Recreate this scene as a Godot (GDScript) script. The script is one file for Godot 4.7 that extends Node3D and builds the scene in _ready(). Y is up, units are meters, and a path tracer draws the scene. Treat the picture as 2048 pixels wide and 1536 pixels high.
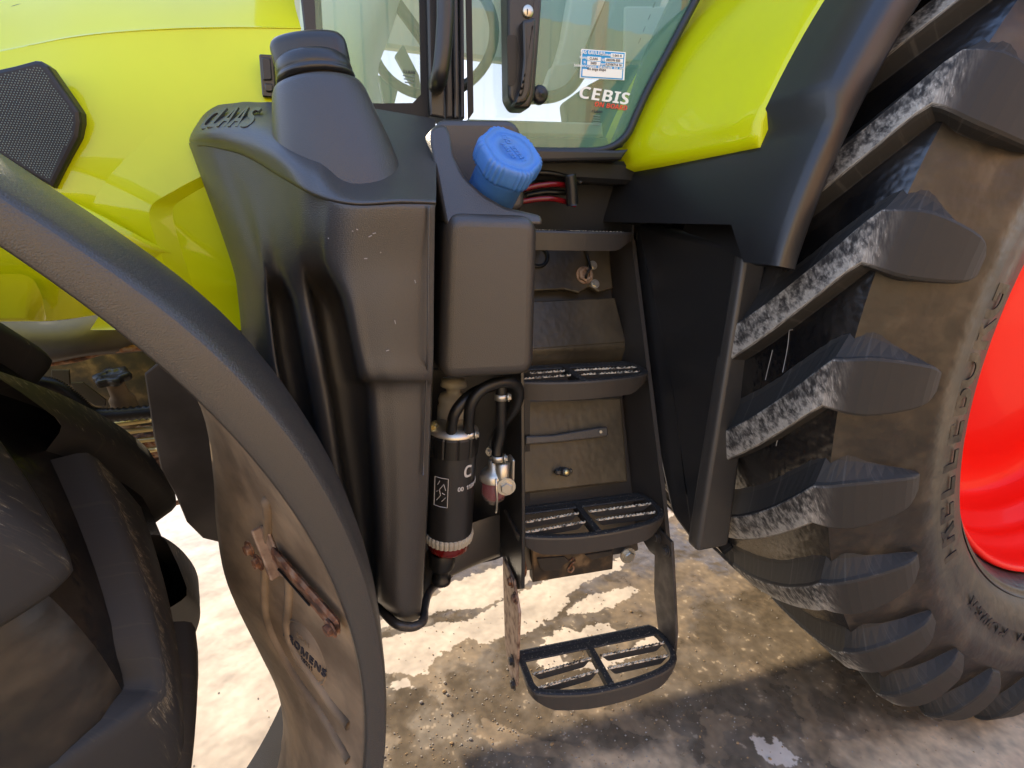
extends Node3D

var tractor: Node3D
var M := {}
var rng := RandomNumberGenerator.new()
var smoothing := 0

# ---------------------------------------------------------------- materials
func noise_tex(freq: float, size: int, normal := false, strength := 4.0, octaves := 4, type := FastNoiseLite.TYPE_SIMPLEX_SMOOTH, ramp: Gradient = null, sd := 1) -> NoiseTexture2D:
	var n := FastNoiseLite.new()
	n.seed = sd
	n.noise_type = type
	n.frequency = freq
	n.fractal_octaves = octaves
	var t := NoiseTexture2D.new()
	t.width = size
	t.height = size
	t.seamless = true
	t.noise = n
	t.as_normal_map = normal
	t.bump_strength = strength
	if ramp:
		t.color_ramp = ramp
	return t

func ramp(stops: Array) -> Gradient:
	var g := Gradient.new()
	var o := PackedFloat32Array()
	var c := PackedColorArray()
	for s in stops:
		o.append(s[0])
		c.append(s[1])
	g.offsets = o
	g.colors = c
	return g

func lin(r: float, g: float, b: float) -> Color:
	return Color(r, g, b).linear_to_srgb()

func mat(c: Color, rough: float, metal := 0.0, spec := 0.5) -> StandardMaterial3D:
	var m := StandardMaterial3D.new()
	m.albedo_color = c
	m.roughness = rough
	m.metallic = metal
	m.metallic_specular = spec
	m.cull_mode = BaseMaterial3D.CULL_DISABLED
	return m

func tri(m: StandardMaterial3D, scale: float) -> StandardMaterial3D:
	m.uv1_triplanar = true
	m.uv1_world_triplanar = true
	m.uv1_scale = Vector3.ONE * scale
	return m

func make_materials() -> void:
	var grain := noise_tex(0.09, 256, true, 3.0, 3)
	var fine := noise_tex(0.2, 256, true, 2.0, 2, FastNoiseLite.TYPE_SIMPLEX_SMOOTH, null, 5)
	var rgh := noise_tex(0.012, 256, false, 1.0, 5, FastNoiseLite.TYPE_SIMPLEX_SMOOTH, ramp([[0.0, Color(0.75, 0.75, 0.75)], [1.0, Color(1, 1, 1)]]), 8)
	var smear := noise_tex(0.01, 512, false, 1.0, 6, FastNoiseLite.TYPE_SIMPLEX_SMOOTH, ramp([[0.0, Color(0.55, 0.52, 0.48)], [0.45, Color(0.75, 0.73, 0.7)], [0.62, Color(0.9, 0.88, 0.84)], [0.8, Color(1, 0.98, 0.93)], [1.0, Color(1, 1, 1)]]), 11)
	var p := mat(lin(0.036, 0.0325, 0.028), 0.38, 0.0, 0.6)
	p.normal_enabled = true
	p.normal_texture = grain
	p.normal_scale = 0.8
	p.albedo_texture = smear
	p.roughness_texture = rgh
	M.plastic = tri(p, 21.0)
	p.albedo_texture = null
	p.roughness_texture = null
	p = mat(lin(0.014, 0.0135, 0.013), 0.34, 0.0, 0.55)
	p.normal_enabled = true
	p.normal_texture = fine
	p.normal_scale = 0.12
	p.albedo_texture = smear
	p.albedo_texture = null
	M.smooth_black = tri(p, 10.0)
	p = mat(lin(0.04, 0.034, 0.028), 0.42)
	p.normal_enabled = true
	p.normal_texture = fine
	p.normal_scale = 0.15
	p.albedo_texture = smear
	p.albedo_texture = null
	M.steel_black = tri(p, 10.0)
	p = mat(lin(0.08, 0.066, 0.042), 0.38)  # tan-brown tint for the step panels
	p.albedo_texture = smear
	p.normal_enabled = true
	p.normal_texture = fine
	p.normal_scale = 0.1
	M.steel_tan = tri(p, 0.9)
	p = mat(lin(0.66, 0.71, 0.002), 0.4, 0.0, 0.25)
	p.albedo_texture = noise_tex(0.008, 512, false, 1.0, 6, FastNoiseLite.TYPE_SIMPLEX_SMOOTH, ramp([[0.0, Color(0.93, 0.92, 0.9)], [0.5, Color(0.98, 0.975, 0.97)], [1.0, Color(1, 1, 1)]]), 17)
	tri(p, 0.7)
	p.clearcoat_enabled = true
	p.clearcoat = 0.7
	p.clearcoat_roughness = 0.04
	M.yellow = p
	p = mat(lin(0.45, 0.48, 0.004), 0.3)
	p.clearcoat_enabled = true
	p.clearcoat = 1.0
	p.clearcoat_roughness = 0.06
	M.yellow_groove = p
	p = mat(lin(0.8, 0.008, 0.003), 0.45, 0.0, 0.25)
	p.clearcoat_enabled = true
	p.clearcoat = 0.12
	p.clearcoat_roughness = 0.08
	M.red = p
	# rubber with dust film
	var dust := noise_tex(0.014, 512, false, 1.0, 6, FastNoiseLite.TYPE_SIMPLEX_SMOOTH, ramp([[0.0, Color(0.34, 0.34, 0.36)], [0.4, Color(0.48, 0.46, 0.44)], [0.6, Color(0.66, 0.6, 0.52)], [0.75, Color(0.9, 0.82, 0.7)], [1.0, Color(1, 0.95, 0.85)]]), 21)
	p = mat(lin(0.05, 0.046, 0.041), 0.42)
	p.albedo_texture = dust
	p.normal_enabled = true
	p.normal_texture = noise_tex(0.05, 256, true, 3.0, 4, FastNoiseLite.TYPE_SIMPLEX_SMOOTH, null, 31)
	p.normal_scale = 0.25
	M.rubber = tri(p, 1.6)
	p = mat(lin(0.022, 0.023, 0.027), 0.27, 0.0, 0.7)  # bluish base colour carries the sky's sheen on the tread
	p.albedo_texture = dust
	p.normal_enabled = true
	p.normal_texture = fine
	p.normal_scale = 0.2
	M.rubber_sky_sheen = tri(p, 1.1)
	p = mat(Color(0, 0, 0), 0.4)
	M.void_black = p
	M.dark = mat(lin(0.008, 0.008, 0.008), 0.6)
	M.seal = mat(lin(0.018, 0.018, 0.02), 0.4)
	p = mat(lin(0.06, 0.19, 0.52), 0.42)
	p.normal_enabled = true
	p.normal_texture = grain
	p.normal_scale = 0.15
	p.subsurf_scatter_enabled = true
	p.subsurf_scatter_strength = 0.1
	M.blue = tri(p, 3.0)
	M.zinc = mat(lin(0.62, 0.58, 0.48), 0.38, 0.9)
	M.steel = mat(lin(0.55, 0.54, 0.52), 0.35, 0.95)
	p = mat(lin(0.62, 0.52, 0.26), 0.36, 0.9)
	M.yellow_zinc = p
	var rusty := noise_tex(0.03, 256, false, 1.0, 5, FastNoiseLite.TYPE_SIMPLEX_SMOOTH, ramp([[0.0, Color(0.12, 0.09, 0.08)], [0.4, Color(0.3, 0.2, 0.15)], [0.55, Color(0.52, 0.33, 0.2)], [0.7, Color(0.6, 0.5, 0.42)], [1.0, Color(0.7, 0.62, 0.55)]]), 41)
	p = mat(Color(1, 1, 1), 0.8, 0.1)
	p.albedo_texture = rusty
	M.rust = tri(p, 4.0)
	var worn := noise_tex(0.02, 256, false, 1.0, 5, FastNoiseLite.TYPE_SIMPLEX_SMOOTH, ramp([[0.0, Color(0.3, 0.22, 0.17)], [0.3, Color(0.5, 0.4, 0.33)], [0.5, Color(0.62, 0.53, 0.45)], [1.0, Color(0.72, 0.63, 0.55)]]), 43)
	p = mat(Color(1, 1, 1), 0.6, 0.25)
	p.albedo_texture = worn
	M.worn_steel = tri(p, 6.0)
	p = mat(lin(0.1, 0.085, 0.075), 0.5, 0.3)
	p.albedo_texture = smear
	M.brown_steel = tri(p, 3.0)
	# chipped edges of the tread bars
	var chip := noise_tex(0.05, 256, false, 1.0, 4, FastNoiseLite.TYPE_SIMPLEX_SMOOTH, ramp([[0.0, Color(0.1, 0.09, 0.08)], [0.38, Color(0.16, 0.15, 0.13)], [0.46, Color(0.85, 0.78, 0.66)], [1.0, Color(0.98, 0.93, 0.84)]]), 47)
	p = mat(Color(1, 1, 1), 0.6)
	p.albedo_texture = chip
	M.chipped = tri(p, 5.0)
	var chip2 := noise_tex(0.03, 512, false, 1.0, 5, FastNoiseLite.TYPE_SIMPLEX_SMOOTH, ramp([[0.0, Color(0.13, 0.125, 0.12)], [0.7, Color(0.16, 0.15, 0.14)], [0.78, Color(0.5, 0.46, 0.38)], [1.0, Color(0.9, 0.84, 0.72)]]), 49)
	p = mat(Color(1, 1, 1), 0.55)
	p.albedo_texture = chip2
	M.scuffed = tri(p, 9.0)
	p = mat(Color(0.06, 0.06, 0.058), 0.42)
	M.hose = p
	p = mat(lin(0.14, 0.36, 0.24), 0.0)
	p.transparency = BaseMaterial3D.TRANSPARENCY_ALPHA
	p.albedo_color.a = 0.3
	M.glass = p
	p = mat(lin(0.85, 0.85, 0.85), 0.02)
	p.transparency = BaseMaterial3D.TRANSPARENCY_ALPHA
	p.albedo_color.a = 0.07
	M.clear_bowl = p
	p = mat(lin(0.16, 0.006, 0.008), 0.1)
	M.red_fuel = p
	M.red_dark = mat(lin(0.12, 0.006, 0.006), 0.15)
	M.beige_plastic = mat(lin(0.36, 0.33, 0.26), 0.5)
	M.trim = mat(lin(0.5, 0.58, 0.5), 0.6)
	M.trim_grey = mat(lin(0.17, 0.22, 0.185), 0.6)
	M.trim_dark = mat(lin(0.05, 0.07, 0.055), 0.6)
	M.print_grey = mat(lin(0.5, 0.49, 0.46), 0.5)
	M.scuff = mat(lin(0.3, 0.28, 0.25), 0.6)
	M.white = mat(lin(0.9, 0.89, 0.86), 0.5)
	M.sticker_blue = mat(lin(0.0, 0.3, 0.68), 0.4)
	M.ink = mat(lin(0.02, 0.02, 0.03), 0.6)
	M.decal_red = mat(lin(0.8, 0.06, 0.03), 0.5)
	p = mat(lin(0.34, 0.26, 0.18), 0.7)
	p.albedo_texture = smear
	p.normal_enabled = true
	p.normal_texture = fine
	p.normal_scale = 0.2
	M.dusty_plastic = tri(p, 1.4)
	p = mat(lin(0.1, 0.088, 0.08), 0.5)
	p.albedo_texture = smear
	M.grey_lining = tri(p, 0.8)
	p = mat(lin(0.2, 0.16, 0.115), 0.7)
	p.albedo_texture = dust
	M.cast_iron = tri(p, 2.0)
	M.mesh_black = mat(lin(0.012, 0.012, 0.014), 0.45)

# dust and mud pressed on the crown of a lug: u runs from the shoulder to the middle of the tread, v across (v below 0.06 is the clean flank)
func lug_material(mud: Color, base: Color, sd: int, amount: float) -> StandardMaterial3D:
	var n := FastNoiseLite.new()
	n.seed = sd
	n.frequency = 0.03
	n.fractal_octaves = 6
	n.fractal_gain = 0.62
	var n2 := FastNoiseLite.new()
	n2.seed = sd + 3
	n2.frequency = 0.11
	n2.fractal_octaves = 3
	var w := 768
	var h := 160
	var im := Image.create(w, h, false, Image.FORMAT_RGBA8)
	for y in h:
		for x in w:
			var uu := float(x) / w
			var vv := float(y) / h
			# scuffs drawn across the bar, bending with it
			var k := n.get_noise_2d(x * 1.4 + y * 0.5, y * 0.45) * 0.95 + n2.get_noise_2d(x * 1.6 + y * 0.6, y * 0.22) * 0.45
			var edge := smoothstep(0.45, 0.95, vv) * 0.4
			var along := smoothstep(0.29, 0.4, uu)
			var f := clampf((k * 0.75 + amount + edge) * 1.25, 0.0, 0.9) * along
			if vv < 0.085:
				f = clampf((k - 0.3) * 0.8, 0.0, 0.14)
			var c := base.lerp(mud, f)
			var s := n2.get_noise_2d(x * 3.0 + 300 + y, y * 0.3)
			if f > 0.3 and s > 0.12:
				c = c.lerp(Color(0.82, 0.8, 0.75), (s - 0.12) * 1.1)
			im.set_pixel(x, y, c)
	im.generate_mipmaps()
	var m := mat(Color(1, 1, 1), 0.6, 0.0, 0.3)
	m.albedo_texture = ImageTexture.create_from_image(im)
	m.uv1_triplanar = false
	return m

# ---------------------------------------------------------------- mesh helpers
func S(smooth := true) -> SurfaceTool:
	var st := SurfaceTool.new()
	st.begin(Mesh.PRIMITIVE_TRIANGLES)
	smoothing = 0 if smooth else -1
	st.set_smooth_group(smoothing)
	return st

func obj(called: String, st: SurfaceTool, m: Material, parent: Node3D = null) -> MeshInstance3D:
	st.generate_normals()
	st.set_material(m)
	return node(called, st.commit(), m, parent)

func node(called: String, mesh: Mesh, m: Material, parent: Node3D = null) -> MeshInstance3D:
	var o := MeshInstance3D.new()
	o.name = called
	o.mesh = mesh
	if m:
		o.material_override = m
	(parent if parent else tractor).add_child(o, true)
	return o

func q4(st: SurfaceTool, a: Vector3, b: Vector3, c: Vector3, d: Vector3) -> void:
	for v in [a, b, c, a, c, d]:
		st.add_vertex(v)

func grid(st: SurfaceTool, rows: Array, closed := false, uvs := false) -> void:
	var nr := rows.size()
	for i in nr - 1:
		var a = rows[i]
		var b = rows[i + 1]
		var n: int = a.size()
		for j in (n if closed else n - 1):
			var k := (j + 1) % n
			var qa := [a[j], b[k], a[k], a[j], b[j], b[k]]
			var uu := [Vector2(float(j) / n, float(i) / nr), Vector2(float(j + 1) / n, float(i + 1) / nr), Vector2(float(j + 1) / n, float(i) / nr), Vector2(float(j) / n, float(i) / nr), Vector2(float(j) / n, float(i + 1) / nr), Vector2(float(j + 1) / n, float(i + 1) / nr)]
			for t in 6:
				if uvs:
					st.set_uv(uu[t])
				st.add_vertex(qa[t])

func cat(p: Array, n: int) -> Array:
	var out := []
	var m := p.size()
	for i in m - 1:
		var a = p[maxi(i - 1, 0)]
		var b = p[i]
		var c = p[i + 1]
		var d = p[mini(i + 2, m - 1)]
		for k in n:
			var t := float(k) / n
			out.append(0.5 * ((2.0 * b) + (c - a) * t + (2.0 * a - 5.0 * b + 4.0 * c - d) * t * t + (3.0 * b - a - 3.0 * c + d) * t * t * t))
	out.append(p[m - 1])
	return out

func patch(st: SurfaceTool, rows: Array, nu: int, nv: int) -> void:
	var fine := []
	for r in rows:
		fine.append(cat(r, nu))
	var cols := []
	for j in fine[0].size():
		var col := []
		for r in fine:
			col.append(r[j])
		cols.append(cat(col, nv))
	var out := []
	for i in cols[0].size():
		var row := []
		for c in cols:
			row.append(c[i])
		out.append(row)
	grid(st, out)

func tube(st: SurfaceTool, p: Array, r: float, sides := 10, caps := true, ribs := 0.0) -> void:
	var rows := []
	var up := Vector3.UP
	for i in p.size():
		var t: Vector3 = (p[mini(i + 1, p.size() - 1)] - p[maxi(i - 1, 0)]).normalized()
		if absf(t.dot(up)) > 0.93:
			up = Vector3.RIGHT
		var s := t.cross(up).normalized()
		up = s.cross(t).normalized()
		var rr := r + (ribs if i % 2 == 0 else -ribs)
		var row := []
		for k in sides:
			var a := TAU * k / sides
			row.append(p[i] + (s * cos(a) + up * sin(a)) * rr)
		rows.append(row)
	grid(st, rows, true)
	if caps:
		for e in [0, p.size() - 1]:
			for k in sides:
				st.add_vertex(p[e])
				st.add_vertex(rows[e][k])
				st.add_vertex(rows[e][(k + 1) % sides])

func lathe(st: SurfaceTool, prof: Array, xf: Transform3D, seg := 32, wob := 0, amt := 0.0) -> void:
	var rows := []
	for q in prof:
		var row := []
		for k in seg:
			var a := TAU * k / seg
			var rr: float = q.x
			if wob:
				rr *= 1.0 + amt * cos(a * wob)
			row.append(xf * Vector3(cos(a) * rr, q.y, sin(a) * rr))
		rows.append(row)
	grid(st, rows, true)

# axis frame: local y along dir
func axis(at: Vector3, dir: Vector3) -> Transform3D:
	var y := dir.normalized()
	var x := y.cross(Vector3(0, 0, 1) if absf(y.z) < 0.9 else Vector3(1, 0, 0)).normalized()
	return Transform3D(Basis(x, y, x.cross(y)), at)

func inset(p: Array, d: float) -> Array:
	var out := []
	var n := p.size()
	var area := 0.0
	for i in n:
		area += p[i].cross(p[(i + 1) % n])
	var s := 1.0 if area > 0 else -1.0
	for i in n:
		var e0: Vector2 = (p[i] - p[(i - 1 + n) % n]).normalized()
		var e1: Vector2 = (p[(i + 1) % n] - p[i]).normalized()
		var n0 := Vector2(-e0.y, e0.x) * s
		var n1 := Vector2(-e1.y, e1.x) * s
		var b := (n0 + n1)
		var k := d / maxf(0.35, 1.0 + n0.dot(n1)) 
		out.append(p[i] + b * k)
	return out

# prism over a polygon in the xf's xy plane from z0 to z1 with rounded (seg>1) or chamfered rims
func prism(st: SurfaceTool, poly: Array, z0: float, z1: float, xf := Transform3D(), r := 0.0, seg := 1) -> void:
	var rings := []
	if r <= 0.0:
		rings = [[poly, z0], [poly, z1]]
	else:
		for i in seg + 1:
			var a := PI / 2 * i / seg
			rings.append([inset(poly, r * (1 - sin(a))), z0 + r * (1 - cos(a))])
		for i in seg + 1:
			var a := PI / 2 * (1.0 - float(i) / seg)
			rings.append([inset(poly, r * (1 - sin(a))), z1 - r * (1 - cos(a))])
	var rows := []
	for g in rings:
		var row := []
		for p in g[0]:
			row.append(xf * Vector3(p.x, p.y, g[1]))
		rows.append(row)
	grid(st, rows, true)
	if smoothing == 0:
		st.set_smooth_group(5)
	for e in [0, rings.size() - 1]:
		var pp := PackedVector2Array(rings[e][0])
		var idx := Geometry2D.triangulate_polygon(pp)
		if idx.is_empty():     # nearly convex outline: a fan from its middle
			var mid := Vector3.ZERO
			for v in rows[e]:
				mid += v / rows[e].size()
			var nn: int = rows[e].size()
			for k in nn:
				var f := [mid, rows[e][k], rows[e][(k + 1) % nn]] if e == 0 else [mid, rows[e][(k + 1) % nn], rows[e][k]]
				for v in f:
					st.add_vertex(v)
		for k in range(0, idx.size(), 3):
			var tr := [idx[k], idx[k + 1], idx[k + 2]]
			var aa := (pp[tr[1]] - pp[tr[0]]).cross(pp[tr[2]] - pp[tr[0]])
			if (aa < 0) == (e == 0):
				tr = [tr[0], tr[2], tr[1]]
			for t in tr:
				st.add_vertex(rows[e][t])
	st.set_smooth_group(smoothing)

func _area(p: Array) -> float:
	var a := 0.0
	for i in p.size():
		a += p[i].cross(p[(i + 1) % p.size()])
	return a

func rr(x0: float, y0: float, x1: float, y1: float, r: float, n := 4) -> Array:
	var out := []
	for c in [[x1 - r, y1 - r, 0.0], [x0 + r, y1 - r, PI / 2], [x0 + r, y0 + r, PI], [x1 - r, y0 + r, 3 * PI / 2]]:
		for i in n + 1:
			var a: float = c[2] + PI / 2 * i / n
			out.append(Vector2(c[0] + cos(a) * r, c[1] + sin(a) * r))
	return out

# round the corners of a polygon
func fillet(p: Array, r: float, n := 4) -> Array:
	var out := []
	var m := p.size()
	for i in m:
		var a: Vector2 = p[(i - 1 + m) % m]
		var b: Vector2 = p[i]
		var c: Vector2 = p[(i + 1) % m]
		var d := minf(r, minf(a.distance_to(b), b.distance_to(c)) * 0.45)
		var s := b + (a - b).normalized() * d
		var e := b + (c - b).normalized() * d
		for k in n + 1:
			var t := float(k) / n
			out.append(s.lerp(b, t).lerp(b.lerp(e, t), t))
	return out

func ccw(p: Array) -> Array:
	if _area(p) < 0:
		p = p.duplicate()
		p.reverse()
	return p

func plate(called: String, poly: Array, z0: float, z1: float, m: Material, parent: Node3D = null, xf := Transform3D(), r := 0.0, seg := 1, smooth := false) -> MeshInstance3D:
	var st := S(smooth)
	prism(st, ccw(poly), z0, z1, xf, r, seg)
	return obj(called, st, m, parent)

func box(st: SurfaceTool, c: Vector3, s: Vector3, b := 0.003, xf := Transform3D()) -> void:
	prism(st, rr(c.x - s.x / 2, c.y - s.y / 2, c.x + s.x / 2, c.y + s.y / 2, b, 1), c.z - s.z / 2, c.z + s.z / 2, xf, b)

# plane frames for prisms: local (x, y) -> world, local z = outward
func zy_frame(x: float) -> Transform3D:      # local (z, y), thickness along +x
	return Transform3D(Basis(Vector3(0, 0, 1), Vector3(0, 1, 0), Vector3(-1, 0, 0)), Vector3(x, 0, 0))

func xz_frame(y: float) -> Transform3D:      # local (x, z), thickness along +y (local z = -y)
	return Transform3D(Basis(Vector3(1, 0, 0), Vector3(0, 0, 1), Vector3(0, -1, 0)), Vector3(0, y, 0))

func bolt(called: String, at: Vector3, dir: Vector3, r: float, m: Material, parent: Node3D, washer := true) -> MeshInstance3D:
	var st := S(false)
	var xf := axis(at, dir)
	if washer:
		lathe(st, [Vector2(0, 0), Vector2(r * 1.5, 0), Vector2(r * 1.5, r * 0.25), Vector2(0, r * 0.25)], xf, 14)
	lathe(st, [Vector2(r, r * 0.2), Vector2(r, r * 0.8), Vector2(r * 0.85, r * 0.95), Vector2(0, r * 0.95)], xf, 6)
	return obj(called, st, m, parent)

func text_mesh(s: String, size: float, depth: float, bold := true) -> TextMesh:
	var t := TextMesh.new()
	var f := SystemFont.new()
	f.font_names = PackedStringArray(["Droid Sans"])
	f.font_weight = 700 if bold else 400
	t.font = f
	t.text = s
	t.font_size = 64
	t.pixel_size = size / 46.0
	t.depth = depth
	t.curve_step = 2.0
	return t

func text(called: String, s: String, size: float, depth: float, m: Material, parent: Node3D, xf: Transform3D, bold := true) -> MeshInstance3D:
	var o := node(called, text_mesh(s, size, depth, bold), m, parent)
	o.transform = xf
	return o

func shear(sx: float, sh: float, at: Vector3, b := Basis()) -> Transform3D:
	return Transform3D(b * Basis(Vector3(sx, 0, 0), Vector3(sh, 1, 0), Vector3(0, 0, 1)), at)

# ---------------------------------------------------------------- wheels
# a wheel part: local x/y in the wheel plane, z outward. Lugs, rim and lettering are its sub-parts.
func wheel(called: String, xf: Transform3D, c: Dictionary, rub: Material, lugm: Material) -> MeshInstance3D:
	var st := S()
	var k0: int = c.split
	lathe(st, c.profile.slice(0, k0 + 1), axis(Vector3.ZERO, Vector3(0, 0, 1)), 160)
	var w := obj(called, st, rub)
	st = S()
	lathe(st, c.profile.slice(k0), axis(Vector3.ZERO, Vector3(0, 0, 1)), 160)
	obj("tread_band", st, M.rubber_sky_sheen, w)
	w.transform = xf
	for side in 2:
		var lst := SurfaceTool.new()
		lst.begin(Mesh.PRIMITIVE_TRIANGLES)
		lst.set_smooth_group(0 if c.smooth else -1)
		_lug(lst, c, side)
		lst.generate_normals()
		var mesh := lst.commit()
		for k in c.n:
			var ang: float = TAU * (k + (0.5 if side else 0.0)) / c.n + c.phase
			var o := node("lug", mesh, lugm, w)
			o.rotation.z = ang
	return w

func _lug(st: SurfaceTool, c: Dictionary, side: int) -> void:
	var zm: float = c.zmid
	var zsh: float = c.stations[3][1]
	var rd: float = c.round
	# resample the stations so that the lug bends smoothly
	var st_v := []
	for s in c.stations:
		st_v.append([Vector3(s[0], s[1], s[2]), Vector3(s[3], s[4], s[5])])
	var tops := []
	var feet := []
	for s in st_v:
		tops.append(s[0])
		feet.append(s[1])
	tops = cat(tops, 4)
	feet = cat(feet, 4)
	var rows := []
	for i in tops.size():
		var t: Vector3 = tops[i]
		var f: Vector3 = feet[i]
		var lead: float = maxf(0.0, (zsh - t.y)) * c.slope + maxf(0.0, zsh - t.y) ** 2 * c.curve
		var tc: float = lead / c.r
		var row := []
		for q in [[0.0, -f.z], [0.12, -lerpf(f.z, t.z, 0.35)], [0.75, -t.z - rd * 0.6], [0.93, -t.z - rd * 0.1], [1.0, -t.z + rd], [1.0, 0.0], [1.0, t.z - rd], [0.93, t.z + rd * 0.1], [0.75, t.z + rd * 0.6], [0.12, lerpf(lerpf(t.z, f.z, c.low), t.z, 0.35)], [0.0, lerpf(t.z, f.z, c.low)]]:
			var a: float = tc + q[1] / c.r
			var rr3: float = lerpf(f.x, t.x, q[0])
			var zz: float = lerpf(f.y, t.y, q[0])
			if side == 1:
				zz = 2.0 * zm - zz
			row.append(Vector3(cos(a) * rr3, sin(a) * rr3, zz))
		rows.append(row)
	var vs := [0.02, 0.03, 0.04, 0.06, 0.14, 0.5, 0.93, 0.06, 0.05, 0.03, 0.02]
	var n := rows.size()
	for i in n - 1:
		for j in 10:
			var qa := [rows[i][j], rows[i + 1][j + 1], rows[i][j + 1], rows[i][j], rows[i + 1][j], rows[i + 1][j + 1]]
			var ua := float(i) / (n - 1)
			var ub := float(i + 1) / (n - 1)
			var uu := [Vector2(ua, vs[j]), Vector2(ub, vs[j + 1]), Vector2(ua, vs[j + 1]), Vector2(ua, vs[j]), Vector2(ub, vs[j]), Vector2(ub, vs[j + 1])]
			for t in 6:
				st.set_uv(uu[t])
				st.add_vertex(qa[t])
	# close the tip at the sidewall
	for k in 9:
		for t in [0, k + 1, k + 2]:
			st.set_uv(Vector2(0.02, 0.03))
			st.add_vertex(rows[0][t])

func arc_text(called: String, s: String, size: float, r: float, z: float, a0: float, a1: float, m: Material, parent: Node3D) -> void:
	# letters stand on the sidewall, tops outward, running clockwise from angle a0 to a1 (degrees)
	var st := SurfaceTool.new()
	st.begin(Mesh.PRIMITIVE_TRIANGLES)
	for i in s.length():
		if s[i] == " ":
			continue
		var a := deg_to_rad(lerpf(a0, a1, float(i) / (s.length() - 1)))
		var out := Vector3(cos(a), sin(a), 0)
		var cw := Vector3(sin(a), -cos(a), 0)
		var t := text_mesh(s[i], size, 0.002)
		st.append_from(t, 0, Transform3D(Basis(cw * 1.35, out, Vector3(0, 0, 1)), out * r + Vector3(0, 0, z)))
	node(called, st.commit(), m, parent)

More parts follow.
